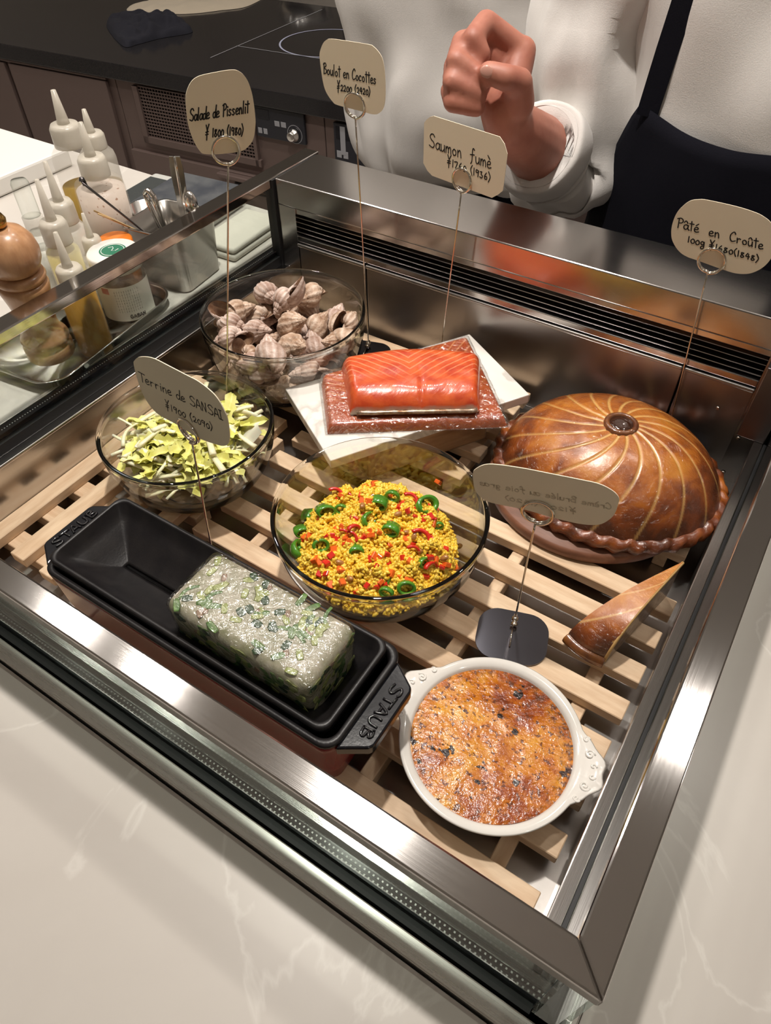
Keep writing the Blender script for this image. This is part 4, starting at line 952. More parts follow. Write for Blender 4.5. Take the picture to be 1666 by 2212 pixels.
# single-stroke lettering (x right, y up, unit cap height)
GL = {
 'S': [[(.55, .82), (.42, .98), (.22, .95), (.12, .76), (.25, .56), (.46, .42), (.52, .2), (.36, .02), (.05, .12)]],
 'a': [[(.40, .40), (.24, .48), (.08, .34), (.07, .12), (.2, .0), (.36, .16), (.42, .46)], [(.42, .46), (.40, .12), (.52, .0)]],
 'l': [[(.12, 1.0), (.10, .0)]], 'd': [[(.36, .38), (.2, .46), (.06, .3), (.08, .08), (.22, .0), (.36, .2), (.46, 1.0)], [(.42, .7), (.38, .1), (.5, .0)]],
 'e': [[(.06, .22), (.3, .28), (.36, .42), (.22, .5), (.08, .36), (.07, .12), (.2, .0), (.42, .08)]],
 'P': [[(.12, -.02), (.16, .95)], [(.02, .88), (.32, 1.0), (.5, .8), (.4, .56), (.16, .48)]],
 'i': [[(.12, .5), (.12, .0)], [(.14, .74), (.15, .68)]], 's': [[(.34, .42), (.2, .5), (.09, .38), (.2, .26), (.32, .14), (.2, .0), (.04, .06)]],
 'n': [[(.06, .48), (.08, .0)], [(.08, .3), (.22, .5), (.34, .38), (.38, .0)]], 'u': [[(.06, .48), (.08, .14), (.2, .0), (.36, .2), (.38, .48)], [(.38, .48), (.4, .0)]],
 't': [[(.18, .95), (.2, .0)], [(.02, .68), (.38, .72)]], 'B': [[(.12, .0), (.1, .98)], [(.02, .86), (.3, 1.0), (.42, .78), (.16, .54), (.48, .4), (.44, .12), (.1, .04)]],
 'o': [[(.2, .46), (.06, .28), (.16, .02), (.36, .1), (.36, .36), (.2, .46)]], 'C': [[(.5, .82), (.36, 1.0), (.12, .7), (.08, .3), (.24, .02), (.52, .14)]], 'c': [[(.36, .4), (.22, .5), (.07, .3), (.12, .04), (.36, .08)]],
 'm': [[(.05, .46), (.06, .0)], [(.07, .28), (.18, .48), (.27, .34), (.28, .02)], [(.28, .3), (.4, .48), (.5, .34), (.52, .0)]], 'f': [[(.42, .9), (.3, 1.0), (.22, .8), (.18, .1), (.06, -.14)], [(.02, .5), (.4, .56)]],
 'r': [[(.08, .48), (.1, .0)], [(.1, .28), (.22, .46), (.36, .42)]], 'T': [[(.28, .9), (.3, .0)], [(-.02, .92), (.6, .86)]],
 'A': [[(.02, .0), (.26, .95), (.5, .0)], [(.12, .34), (.42, .34)]], 'N': [[(.06, .0), (.1, .92)], [(.1, .92), (.42, .04)], [(.42, .04), (.46, .95)]], 'I': [[(.12, .95), (.12, .0)], [(-.02, .92), (.26, .95)], [(-.02, .0), (.28, .02)]],
 'U': [[(.08, .95), (.08, .25), (.26, .0), (.44, .25), (.46, .95)]], 'G': [[(.5, .8), (.3, 1.0), (.08, .6), (.16, .1), (.4, .04), (.5, .4)], [(.3, .42), (.54, .42)]],
 'g': [[(.36, .4), (.2, .48), (.08, .3), (.2, .12), (.36, .3)], [(.38, .46), (.34, -.2), (.14, -.3), (.12, -.1), (.36, .06)]],
 '0': [[(.22, .48), (.06, .26), (.16, .0), (.36, .1), (.36, .38), (.22, .48)]], '1': [[(.12, .62), (.10, .0)]], '2': [[(.06, .42), (.2, .55), (.34, .4), (.22, .16), (.06, .02), (.38, .04)]],
 '3': [[(.08, .5), (.26, .54), (.18, .32), (.34, .2), (.22, .0), (.04, .06)]], '4': [[(.22, .6), (.06, .26), (.4, .28)], [(.3, .52), (.28, .0)]], '6': [[(.3, .6), (.1, .3), (.12, .04), (.34, .08), (.32, .28), (.12, .22)]],
 '7': [[(.02, .5), (.36, .54), (.16, .0)]], '8': [[(.34, .5), (.14, .5), (.16, .32), (.36, .14), (.2, .0), (.08, .14), (.34, .5)]], '9': [[(.36, .5), (.14, .56), (.1, .34), (.34, .36), (.38, .54), (.3, .0)]],
 '(': [[(.26, .78), (.08, .4), (.24, -.1)]], ')': [[(.06, .78), (.24, .36), (.04, -.12)]],
 'Y': [[(.04, .9), (.2, .52)], [(.42, .95), (.2, .46), (.16, -.18)], [(.02, .38), (.36, .42)], [(.0, .2), (.34, .24)]],
 '^': [[(.06, .68), (.2, .86), (.36, .66)]], "'": [[(.16, .64), (.36, .86)]], '`': [[(.1, .88), (.3, .64)]],
}
ADV = {'l': .26, 'i': .26, '1': .26, '(': .34, ')': .32, 'I': .34, 'm': .62, ' ': .38, 't': .40, '2': .46, '0': .44, 'Y': .52, 'S': .62, 'C': .58, 'B': .56, 'T': .55, 'A': .56, 'N': .60, 'P': .54, 'U': .58, 'G': .62}
def layout(text, caps=1.0):
    out = []; x = 0.0
    for ch in text:
        if ch in "^'`":
            for s in GL[ch]: out.append(np.array([(px_+x-0.48, py_) for px_, py_ in s]))
            continue
        for s in GL.get(ch, []): out.append(np.array([(px_+x, py_) for px_, py_ in s]))
        x += ADV.get(ch, .48)
    return out, x
for sx in (1, -1):
    h, xe, yc = handle(sx)
    st, W_ = layout('STAUB'); Lw = 0.052; hh = 0.0098; S3 = []
    for s in st:
        c_ = catmull(s, 4); a = (c_[:, 0]/W_-0.5)*Lw; b_ = (c_[:, 1]-0.47)*hh
        # right handle reads from the back corner to the front, the left one from front to back
        X = xe+0.0128*sx+(b_ if sx > 0 else -b_); Y = yc-a if sx > 0 else yc+a
        S3.append(np.c_[X, Y, np.full(len(a), 0.0780)])
    obj('lettering', stroke_tube(S3, 0.00115), MT['iron_letter'], h, True, off=DO)
IX0, IX1, IY0, IY1, IZ = -0.4790, -0.1670, 0.1675, 0.2600, 0.0880
tray = thing('inner_tray', 'black enamel tray nested inside the dark red terrine dish', 'tray', ((IX0+IX1)/2, (IY0+IY1)/2, 0.045))
TO = np.array([(IX0+IX1)/2, (IY0+IY1)/2, 0.045])
ic = lambda d, z, r=0.010: rr3(IX0+d, IX1-d, IY0+d, IY1-d, r, z)
def hip(f, z, r=0.006):
    a = 0.0075+(0.0455-0.0075)*f; bx0 = 0.0075+(0.044-0.0075)*f
    return rr3(IX0+bx0, IX1-0.0075-(0.030-0.0075)*f, IY0+a, IY1-a, r, z)
obj('shell', loft([hip(1.0, 0.0480), hip(0.5, 0.062), ic(0.004, 0.0790), ic(0.0, 0.0800), ic(0.0, 0.0870), ic(0.0010, IZ), ic(0.0035, IZ), ic(0.0045, 0.0870), ic(0.0070, 0.0790), hip(0.2, 0.0740, .006), hip(0.45, 0.0665, .005), hip(0.7, 0.0600, .003), hip(0.9, 0.0560, .001), hip(0.985, 0.0545, .0004)], True, True), MT['iron'], tray, True, off=TO)
for px_, e in (('l', 0), ):
    pass
# the terrine itself
MT['terrine'] = M('herb_terrine', (0.25, 0.25, 0.14), 0.45, col2=(0.50, 0.46, 0.36), nscale=60, ndet=6, sss=0.1, coat=0.15, crough=0.1, cbump=0.4, cbscale=120)
BX = (-0.3360, -0.1880); BY = (0.1775, 0.2460); BZ = (0.0545, 0.1150)
blk = thing('terrine_block', 'film-wrapped pale terrine loaf flecked with green leek in the black tray', 'terrine', ((BX[0]+BX[1])/2, (BY[0]+BY[1])/2, BZ[0]))
BO = np.array([(BX[0]+BX[1])/2, (BY[0]+BY[1])/2, BZ[0]])
def loaf(e=0.0, jitter=0.004):
    bm = bmesh.new(); bmesh.ops.create_cube(bm, size=1.0); bmesh.ops.subdivide_edges(bm, edges=bm.edges, cuts=17, use_grid_fill=True)
    sx_, sy_, sz_ = (BX[1]-BX[0])/2+e, (BY[1]-BY[0])/2+e, (BZ[1]-BZ[0])/2+e; r = 0.010
    for v in bm.verts:
        p = np.array(v.co)*2*np.array([sx_, sy_, sz_]); c_ = np.clip(p, -np.array([sx_, sy_, sz_])+r, np.array([sx_, sy_, sz_])-r); d_ = p-c_; l = np.linalg.norm(d_)
        if l > 1e-9: p = c_+d_/l*min(l, r) if np.count_nonzero(np.abs(d_) > 1e-9) > 1 else p
        taper = 1-0.045*(1-(p[2]+sz_)/(2*sz_)); p[0] *= taper; p[1] *= taper*0.97
        zl = p[2]+sz_+BZ[0]; lim_ = 0.005+max(0.0, (zl-0.0545)/0.0245)*0.031
        if zl < 0.079: p[1] = max(-lim_, min(lim_, p[1]))
        q = p*55; nz_ = mnoise.noise(Vector(q)); p *= 1+jitter*nz_
        v.co = (p[0], p[1], p[2]+sz_)
    bm.verts.index_update(); out = (np.array([v.co[:] for v in bm.verts]), [tuple(v.index for v in f.verts) for f in bm.faces]); bm.free(); return out
obj('loaf', loaf(), MT['terrine'], blk, True)
MT['leek'] = M('green_leek', (0.07, 0.17, 0.04), 0.4, col2=(0.20, 0.30, 0.10), nscale=80, coat=.5)
MT['leek_pale'] = M('pale_leek', (0.30, 0.36, 0.10), 0.4, col2=(0.45, 0.48, 0.2), nscale=80, coat=.5)
MT['leek_dark'] = M('dark_leek', (0.03, 0.075, 0.03), 0.4, coat=.5)
MT['mush'] = M('brown_mushroom', (0.30, 0.20, 0.13), 0.5, coat=.4); MT['onion'] = M('white_onion', (0.66, 0.62, 0.50), 0.4, col2=(0.55, 0.53, 0.36), nscale=90, coat=.4)
def leek_mesh(L, w_, bend, mat):
    s = np.linspace(0, 1, 6); P = np.c_[(s-.5)*L, bend*np.sin(s*PI), np.zeros(6)]
    me_ = mesh('leek_piece', *tube(P, w_*(0.7+0.3*np.sin(s*PI)), 8, True, 0.055), True); me_.materials.append(mat); return me_
LK = [leek_mesh(.013, .0030, .0004, MT['leek']), leek_mesh(.009, .0034, 0, MT['leek_dark']), leek_mesh(.020, .0018, .004, MT['leek']), leek_mesh(.010, .0030, 0, MT['leek_pale']), leek_mesh(.013, .0036, .002, MT['leek_pale']), leek_mesh(.008, .0026, 0, MT['mush']), leek_mesh(.030, .0022, .006, MT['leek']), leek_mesh(.012, .0042, .002, MT['onion']), leek_mesh(.016, .0026, .003, MT['onion'])]
sx_, sy_, sz_ = (BX[1]-BX[0])/2, (BY[1]-BY[0])/2, (BZ[1]-BZ[0])
rl = random.Random(4)
for k in range(185):
    face = rl.choice(['t']*5+['f']*4+['r']*3+['k', 'l']); u, v = rl.uniform(-.88, .88), rl.uniform(-.86, .86); me_ = LK[rl.choice([0, 0, 1, 1, 3, 3, 4, 4, 2, 5])] if k else LK[6]
    if k == 0: face, u, v = 't', .45, -.1
    o = link('leek_piece', me_, None, blk); a = rl.random()*6.28 if k else 0.1
    tp = lambda z: 1-0.045*(1-z/sz_)
    if face == 't': o.location = (u*sx_, v*sy_, sz_+0.0001); o.rotation_euler = (0, 0, a)
    elif face == 'f': z = sz_*(0.5+0.44*v); o.location = (u*sx_, -sy_*0.97*tp(z)-0.0002, z); o.rotation_euler = (PI/2, a, 0)
    elif face == 'r': z = sz_*(0.5+0.44*v); o.location = (sx_*tp(z)+0.0002, u*sy_*.9, z); o.rotation_euler = (PI/2, a, PI/2)
    elif face == 'k': z = sz_*(0.5+0.44*v); o.location = (u*sx_, sy_*0.97*tp(z), z); o.rotation_euler = (PI/2, a, 0)
    else: z = sz_*(0.5+0.44*v); o.location = (-sx_*tp(z), u*sy_*.9, z); o.rotation_euler = (PI/2, a, PI/2)
obj('cling_film', loaf(0.0013, 0.014), MT['film'], blk, True)

# ------------------------------------------------------------------ creme brulee in an eared white dish
KC = np.array([-0.0675, 0.2575]); KR, KZ = 0.0765, 0.030
MT['porcelain'] = M('white_porcelain', (0.80, 0.77, 0.72), 0.12, coat=0.6, crough=0.05)
kd = thing('gratin_dish', 'white porcelain eared round dish holding caramelised custard', 'dish', (KC[0], KC[1], 0.0006))
e1 = at(878, 1478, KZ)[:2]-KC; e2 = at(1293, 1672, KZ)[:2]-KC; A1, A2 = math.atan2(e1[1], e1[0]), math.atan2(e2[1], e2[0])
def ear(a):
    v = 0.0
    for A in (A1, A2):
        d_ = (a-A+PI) % (2*PI)-PI; v = max(v, 0.0155*max(0, math.cos(min(abs(d_)*3.6, PI/2)))**1.3*(1-0.12*math.cos(d_*26)))
    return v
prof = [(0.0, 0.0), (0.052, 0.0), (0.056, 0.0015), (0.0655, 0.016), (0.0715, 0.0250), ('e', 0.0280), ('E', 0.0295), ('e2', 0.0305), (0.0690, 0.0285), (0.0672, 0.0265), (0.0640, 0.0160), (0.054, 0.006), (0.0, 0.005)]
na = 160; V = []
for k in range(na):
    a = 2*PI*k/na; ee = ear(a)
    for r, z in prof:
        if r == 'e': r = KR-0.001+ee*0.96
        elif r == 'E': r = KR+ee
        elif r == 'e2': r = KR-0.0012+ee*0.95
        V.append((r*math.cos(a), r*math.sin(a), z+(0.0012 if ee > 0 else 0)*0))
obj('vessel', (np.array(V), grid_faces(na, len(prof), cu=True)), MT['porcelain'], kd, True)
for A in (A1, A2):
    S3 = []
    for sd in (-1, 1):
        for r0, da, sz0, turns in ((0.0790, 0.17, 0.0042, 1.4), (0.0775, 0.33, 0.0030, 1.1), (0.0822, 0.05, 0.0028, 0.8)):
            pts = []
            for q in np.linspace(0, 1, 16):
                th = sd*q*2*PI*turns; rr_ = sz0*(1-q*0.85); a = A+sd*da; pts.append(((r0+rr_*math.cos(th))*math.cos(a)-rr_*math.sin(th)*math.sin(a), (r0+rr_*math.cos(th))*math.sin(a)+rr_*math.sin(th)*math.cos(a), 0.0299))
            S3.append(np.array(pts))
    obj('scroll_relief', stroke_tube(S3, 0.0009, 6), MT['porcelain'], kd, True)
def brulee():
    m, nt, nd, lk = nodes_of('burnt_sugar'); b = nd['Principled BSDF']; b.inputs['Roughness'].default_value = 0.22
    co = coords(nt)
    n1 = N(nt, 'ShaderNodeTexNoise', i_Scale=22.0, i_Detail=6.0, i_Roughness=0.7); lk.new(co, n1.inputs['Vector'])
    n2 = N(nt, 'ShaderNodeTexNoise', i_Scale=190.0, i_Detail=3.0, i_Roughness=0.7); lk.new(co, n2.inputs['Vector'])
    n3 = N(nt, 'ShaderNodeTexNoise', i_Scale=55.0, i_Detail=3.0, i_Roughness=0.6); mp = coords(nt, (1, 1.2, 1)); lk.new(mp, n3.inputs['Vector'])
    c1 = ramp(nt, n1.outputs['Fac'], [(0.36, (0.72, 0.33, 0.030)), (0.50, (0.56, 0.17, 0.006)), (0.60, (0.32, 0.06, 0.004)), (0.70, (0.13, 0.022, 0.004))])
    s2 = ramp(nt, n2.outputs['Fac'], [(0.0, (0, 0, 0)), (0.56, (0, 0, 0)), (0.63, (1, 1, 1))])
    m1 = N(nt, 'ShaderNodeMixRGB'); m1.inputs[2].default_value = (0.13, 0.032, 0.008, 1); lk.new(s2, m1.inputs[0]); lk.new(c1, m1.inputs[1])
    s3 = ramp(nt, n3.outputs['Fac'], [(0.0, (0, 0, 0)), (0.62, (0, 0, 0)), (0.65, (1, 1, 1))])
    m2 = N(nt, 'ShaderNodeMixRGB'); m2.inputs[2].default_value = (0.018, 0.008, 0.006, 1); lk.new(s3, m2.inputs[0]); lk.new(m1.outputs[0], m2.inputs[1])
    at_ = N(nt, 'ShaderNodeAttribute'); at_.attribute_name = 'edge'
    nm = N(nt, 'ShaderNodeMath', operation='MULTIPLY'); s4 = ramp(nt, n2.outputs['Fac'], [(0.42, (0, 0, 0)), (0.55, (1, 1, 1))]); lk.new(s4, nm.inputs[0]); lk.new(at_.outputs['Fac'], nm.inputs[1])
    m3 = N(nt, 'ShaderNodeMixRGB'); m3.inputs[2].default_value = (0.09, 0.03, 0.008, 1); lk.new(nm.outputs[0], m3.inputs[0]); lk.new(m2.outputs[0], m3.inputs[1]); lk.new(m3.outputs[0], b.inputs['Base Color'])
    tb = N(nt, 'ShaderNodeTexNoise', i_Scale=260.0, i_Detail=3.0); lk.new(co, tb.inputs['Vector']); bp = N(nt, 'ShaderNodeBump', i_Strength=0.8, i_Distance=0.0012); lk.new(tb.outputs['Fac'], bp.inputs['Height']); lk.new(bp.outputs[0], b.inputs['Normal'])
    b.inputs['Coat Weight'].default_value = 0.25; b.inputs['Coat Roughness'].default_value = 0.10; b.inputs['Specular IOR Level'].default_value = 0.3; lk.new(bp.outputs[0], b.inputs['Coat Normal'])
    return m
nr, na = 46, 140; V = []; ED = []
for i in range(nr+1):
    s = i/nr
    for j in range(na):
        a = 2*PI*j/na; r = 0.0668*s*(1+0.006*math.sin(3*a+1)) ; z = 0.0256+0.0010*mnoise.noise(Vector((r*math.cos(a)*70, r*math.sin(a)*70, 0)))*(1-s**6)-0.0006*s**8
        V.append((r*math.cos(a), r*math.sin(a), z)); ED.append(max(0.0, (s-0.80)/0.2)*(1 if s < .995 else .3)*(0.35+0.65*max(0, math.cos(a-0.9))))
me_ = mesh('custard', V, grid_faces(nr+1, na, cv=True), True); add_attr(me_, 'edge', ED)
cu = link('creme_brulee', me_, brulee(), None, (KC[0], KC[1], 0.0006)); tag(cu, 'caramelised orange custard with burnt black specks filling the white dish', 'custard')
# ------------------------------------------------------------------ price cards on wire holders
def proj(X):
    d = RC @ (np.asarray(X, float)-CAM); return np.array([CX+FPX*d[0]/d[2], CY-FPX*d[1]/d[2]])
def ribbon(P2, w_):
    """flat pen stroke in 2D: quads plus round ends"""
    P2 = np.asarray(P2); n = len(P2); T_ = np.gradient(P2, axis=0); T_ /= np.linalg.norm(T_, axis=1)[:, None]+1e-12
    Nn = np.c_[-T_[:, 1], T_[:, 0]]*w_
    V = np.concatenate([P2+Nn, P2-Nn]); F_ = [(i, i+1, n+i+1, n+i) for i in range(n-1)]
    for e in (0, n-1):
        k = len(V); V = np.concatenate([V, [P2[e]+w_*np.array([math.cos(a), math.sin(a)]) for a in np.linspace(0, 2*PI, 8, endpoint=False)]]); F_.append(tuple(range(k, k+8)))
    return V, F_
def price_card(key, label, ring, base, slope, outline, org, scl, lines, up=(0, -1), pen=1.55, R=0.0125, plate_yaw=0.3, back=False, pdepth=0.046, pw=0.034):
    P = above(ring[0], ring[1], *base)
    best = None
    for th in np.linspace(-1.4, 1.4, 281):
        u = np.array([math.cos(th), math.sin(th), 0]); d = proj(P+u*0.01)-proj(P)
        e = abs(math.atan2(d[1], d[0])-math.atan2(slope, 1))
        if best is None or e < best[0]: best = (e, th)
    th = best[1]; u = np.array([math.cos(th), math.sin(th), 0]); nrm = np.array([u[1], -u[0], 0]); v = np.array([0, 0, 1.0])
    if np.dot(CAM-P, nrm) < 0: nrm = -nrm
    hold = thing('card_holder', 'wire card holder with a flat base, holding the %s card' % key, 'card holder', (base[0], base[1], 0.0006))
    HO = np.array([base[0], base[1], 0.0006])
    pl = rounded_rect(-pw, pw, -pdepth, 0.012, min(0.020, pw*0.9), 8)
    pyaw = plate_yaw; cpl = np.array([[math.cos(pyaw), -math.sin(pyaw)], [math.sin(pyaw), math.cos(pyaw)]])
    L_ = np.c_[pl @ cpl.T, np.zeros(len(pl))]
    obj('base_plate', loop_prism(L_, (0, 0, 0.0014)), MT['plate'], hold)
    Rz = Matrix.Rotation(pyaw, 4, 'Z')
    cl = lathe([(0.0026, 0), (0.0034, 0.0006), (0.0034, 0.003), (0.0024, 0.0038), (0.0024, 0.0052), (0.0034, 0.006), (0.0034, 0.009), (0.0022, 0.0098), (0.0014, 0.0125)], 16)
    obj('clamp', xf(cl, Rz @ Matrix.Translation((0, -0.008, 0.0046)) @ Matrix.Rotation(-PI/2+0.25, 4, 'X')), MT['chrome'], hold, True)
    obj('foot_wire', xf(tube([(-0.0008, -0.006, 0.0040), (-0.0008, -0.030, 0.0022)], 0.0008, 6), Rz), MT['chrome'], hold, True)
    bot = P-v*R*0.98
    stem = np.array([np.array([0, 0, 0.0045])*(1-t_)+(bot-HO)*t_ for t_ in np.linspace(0, 1, 12)])
    obj('stem', tube(stem, 0.00095, 8), MT['chrome'], hold, True)
    a = np.linspace(-PI/2, 3.5*PI, 70); coil = np.array([(P-HO)+u*R*math.cos(q)+v*R*math.sin(q)+nrm*(0.0024-0.0048*i/69) for i, q in enumerate(a)])
    obj('ring_clip', tube(coil, 0.0013, 8), MT['chrome'], hold, True)
    # the card itself, mapped from its outline onto the upright card plane
    O2 = []
    for x, y in outline:
        q = hit(org[0]+x/scl, org[1]+y/scl, P, nrm)-P; O2.append((q @ u, q[2]))
    O2 = catmull(np.array(O2), 5, True) if key != 'salmon' else np.array(O2)
    cpos = P+v*0.0
    t = thing('price_card', label, 'price card', P)
    L_ = np.array([u*a_+v*b_-nrm*0.0004 for a_, b_ in O2])
    obj('card', loop_prism(L_, nrm*0.0008), MT['card'], t)
    upv = np.array(up, float); VV = []; wpx = pen
    mpp = np.linalg.norm(hit(ring[0]+1, ring[1], P, nrm)-hit(ring[0], ring[1], P, nrm))
    for text, s0_, s1_, hpx in lines:
        st, W_ = layout(text); s0_ = np.array(s0_, float); s1_ = np.array(s1_, float)
        for s in st:
            c_ = catmull(s, 6); pp = s0_[None]+(s1_-s0_)[None]*(c_[:, :1]/W_)+upv[None]*c_[:, 1:2]*hpx
            q2 = []
            for x, y in pp: q = hit(x, y, P, nrm)-P; q2.append((q @ u, q[2]))
            VV.append(ribbon(q2, wpx*0.72*FPX_M(P)))
    V2, F2 = join(*[(np.c_[a_, np.zeros(len(a_))], f) for a_, f in VV])
    side = 0.00055
    V3 = np.array([u*a_+v*b_+nrm*side for a_, b_, _ in V2])
    obj('handwriting', (V3, F2), MT['ghost_ink'] if back else MT['ink'], t)
    if back: obj('handwriting', (V3-nrm*2*side, F2), MT['ink'], t)
    return t
def FPX_M(P): return float(RC[2] @ (P-CAM))/FPX
MT['plate'] = M('dark_mirror_steel', (0.22, 0.22, 0.26), 0.12, 1.0)
SO = [(1000, 200), (1080, 212), (1200, 290), (1310, 450), (1400, 740), (1455, 1150), (1460, 1350), (1420, 1620), (1320, 1780), (1150, 1890), (700, 1950), (400, 1945), (300, 1880), (180, 1680), (60, 1330), (10, 830), (40, 620), (130, 440), (250, 345), (400, 295), (700, 235), (880, 205)]
price_card('salad', 'rounded cream card reading Salade de Pissenlit above the salad bowl', (488, 325), (-0.545, 0.4680), -0.15, SO, (400, 130), 9.617,
           [('Salade de Pissenlit', (409, 262), (538, 243), 27), ('Y 1800 (1980)', (444, 297), (526, 290), 30)], (0.03, -1), 1.9)
BO_ = [(330, 135), (560, 160), (1130, 250), (1250, 300), (1370, 430), (1450, 600), (1490, 900), (1500, 1300), (1470, 1560), (1390, 1690), (1260, 1735), (980, 1665), (500, 1540), (380, 1460), (240, 1250), (170, 1000), (115, 600), (110, 430), (170, 250), (240, 165)]
price_card('whelk', 'rounded cream card reading Boulot en Cocottes above the whelk bowl', (767, 228), (-0.484, 0.6990), 0.155, BO_, (680, 70), 9.8,
           [('Boulot en Cocottes', (699, 159), (814, 182), 24), ('Y2200 (2420)', (729, 195), (801, 206), 24)], (0.0, -1), 1.5)
FO = [(300, 82), (860, 258), (1430, 438), (1510, 560), (1560, 730), (1530, 1000), (1480, 1365), (1400, 1430), (1295, 1485), (780, 1295), (270, 1105), (190, 1020), (120, 890), (128, 550), (135, 200), (180, 140), (240, 95)]
price_card('salmon', 'clipped-corner cream card reading Saumon fume above the salmon', (999, 389), (-0.372, 0.7020), 0.32, FO, (900, 240), 7.933,
           [('Saumon  fume`', (927, 316), (1063, 365), 30), ('Y1760 (1936)', (967, 356), (1061, 392), 25)], (0.02, -1), 1.6)
PO = [(560, 75), (700, 85), (1130, 180), (1420, 270), (1560, 340), (1666, 430), (1720, 560), (1735, 750), (1690, 930), (1600, 1060), (1480, 1150), (1330, 1205), (1160, 1205), (980, 1160), (560, 1010), (380, 945), (260, 860), (170, 720), (145, 590), (165, 440), (230, 280), (340, 160), (440, 95)]
price_card('pie', 'rounded cream card reading Pate en Croute above the whole pie', (1538, 563), (-0.0660, 0.7265), 0.22, PO, (1430, 420), 7.06,
           [("Pa^te'  en  Crou^te", (1462, 490), (1650, 539), 21), ('100g Y1680(1848)', (1485, 522), (1640, 566), 20)], (0.12, -1), 1.7, plate_yaw=PI/2, pw=0.0045)
TOo = [(130, 240), (145, 185), (200, 142), (300, 135), (430, 165), (640, 270), (880, 395), (1060, 490), (1230, 620), (1340, 740), (1430, 900), (1480, 1030), (1510, 1250), (1500, 1370), (1440, 1415), (1330, 1400), (1060, 1300), (750, 1110), (480, 960), (330, 790), (240, 620), (180, 450)]
price_card('terrine', 'slanted cream card reading Terrine de SANSAI beside the black terrine dish', (408, 930), (-0.4120, 0.2940), 0.60, TOo, (270, 750), 6.664,
           [('Terrine de SANSAI', (303, 822), (484, 908), 22), ('Y1900 (2090)', (360, 882), (462, 930), 23)], (-0.16, -0.98), 1.75, plate_yaw=0.0, pdepth=0.036)
KO = [(105, 150), (130, 110), (220, 65), (350, 62), (620, 100), (900, 155), (1200, 215), (1400, 260), (1540, 330), (1605, 400), (1600, 460), (1560, 570), (1480, 645), (1380, 680), (1200, 670), (900, 600), (640, 525), (300, 455), (200, 405), (130, 330), (108, 230)]
price_card('custard', 'long cream card seen from behind, its writing faintly showing through', (1162, 1106), (-0.1070, 0.3900), 0.20, KO, (1000, 990), 4.76,
           [("Cre`me Brule'e au foie gras", (1322, 1100), (1034, 1046), 13), ('Y1200 (1320)', (1244, 1108), (1090, 1078), 13)], (0.0, -1), 1.9, plate_yaw=0.32, back=True)

# ------------------------------------------------------------------ left counter: condiments, tools, scale
MT['milky'] = None
def milky(name, col, a=0.35):
    m, nt, nd, lk = nodes_of(name); b = nd['Principled BSDF']; out = nd['Material Output']
    b.inputs['Base Color'].default_value = rgba(col); b.inputs['Roughness'].default_value = 0.3; b.inputs['Subsurface Weight'].default_value = 0.3; b.inputs['Subsurface Radius'].default_value = (.01, .01, .01)
    tr = N(nt, 'ShaderNodeBsdfTransparent'); mx = N(nt, 'ShaderNodeMixShader'); mx.inputs[0].default_value = 1-a
    lk.new(tr.outputs[0], mx.inputs[1]); lk.new(b.outputs[0], mx.inputs[2]); lk.new(mx.outputs[0], out.inputs[0]); return m
MT['milky'] = milky('squeeze_plastic', (0.74, 0.70, 0.62), 0.55); MT['clearish'] = milky('clear_squeeze_plastic', (0.74, 0.70, 0.62), 0.85)
MT['cap'] = milky('cap_plastic', (0.66, 0.61, 0.52), 0.30)
MT['oil'] = M('amber_oil', (0.42, 0.20, 0.008), 0.1, sss=0.3, coat=0.5)
MT['oil2'] = M('olive_oil', (0.36, 0.22, 0.02), 0.15, sss=0.3)
MT['dressing'] = M('speckled_dressing', (0.66, 0.56, 0.48), 0.4, col2=(0.30, 0.15, 0.08), nscale=170, lo=0.62, hi=0.68)
MT['sauce'] = M('brown_sauce', (0.28, 0.11, 0.045), 0.4)
MT['yellow'] = M('yellow_sauce', (0.70, 0.62, 0.25), 0.4); MT['whites'] = M('white_sauce', (0.74, 0.71, 0.64), 0.4)
def squeeze_bottle(label, x, y, r, hb, rc, hc, hn, contents, tilt=(0, 0), z=CT+0.0006, body='milky', nrx=0.0):
    t = thing('squeeze_bottle', label, 'bottle', (x, y, z)); t.rotation_euler = (tilt[0], tilt[1], 0)
    obj('body', lathe([(0, 0), (r*0.9, 0), (r, 0.004), (r, hb*0.86), (r*0.93, hb*0.93), (rc*0.95, hb), (rc*0.92, hb+0.004)], 36), MT[body], t, True)
    zz = 0.003
    for h, mt in contents:
        obj('contents', lathe([(0, zz), (r*0.93, zz), (r*0.945, zz+0.002), (r*0.945, h), (0, h)], 32), MT[mt], t, True); zz = h+0.0003
    cp = obj('cap', lathe([(rc, hb-0.002), (rc*1.02, hb), (rc, hb+hc*0.8), (rc*0.85, hb+hc), (rc*0.3, hb+hc)], 32), MT['cap'], t, True)
    obj('nozzle', lathe([(rc*0.42, hb+hc-0.002), (rc*0.36, hb+hc+hn*0.15), (rc*0.16, hb+hc+hn), (rc*0.08, hb+hc+hn), (0, hb+hc+hn-0.002)], 20), MT['cap'], t, True)
    return t
def base_of(px, py, t): q = pd(px, py, t); return q
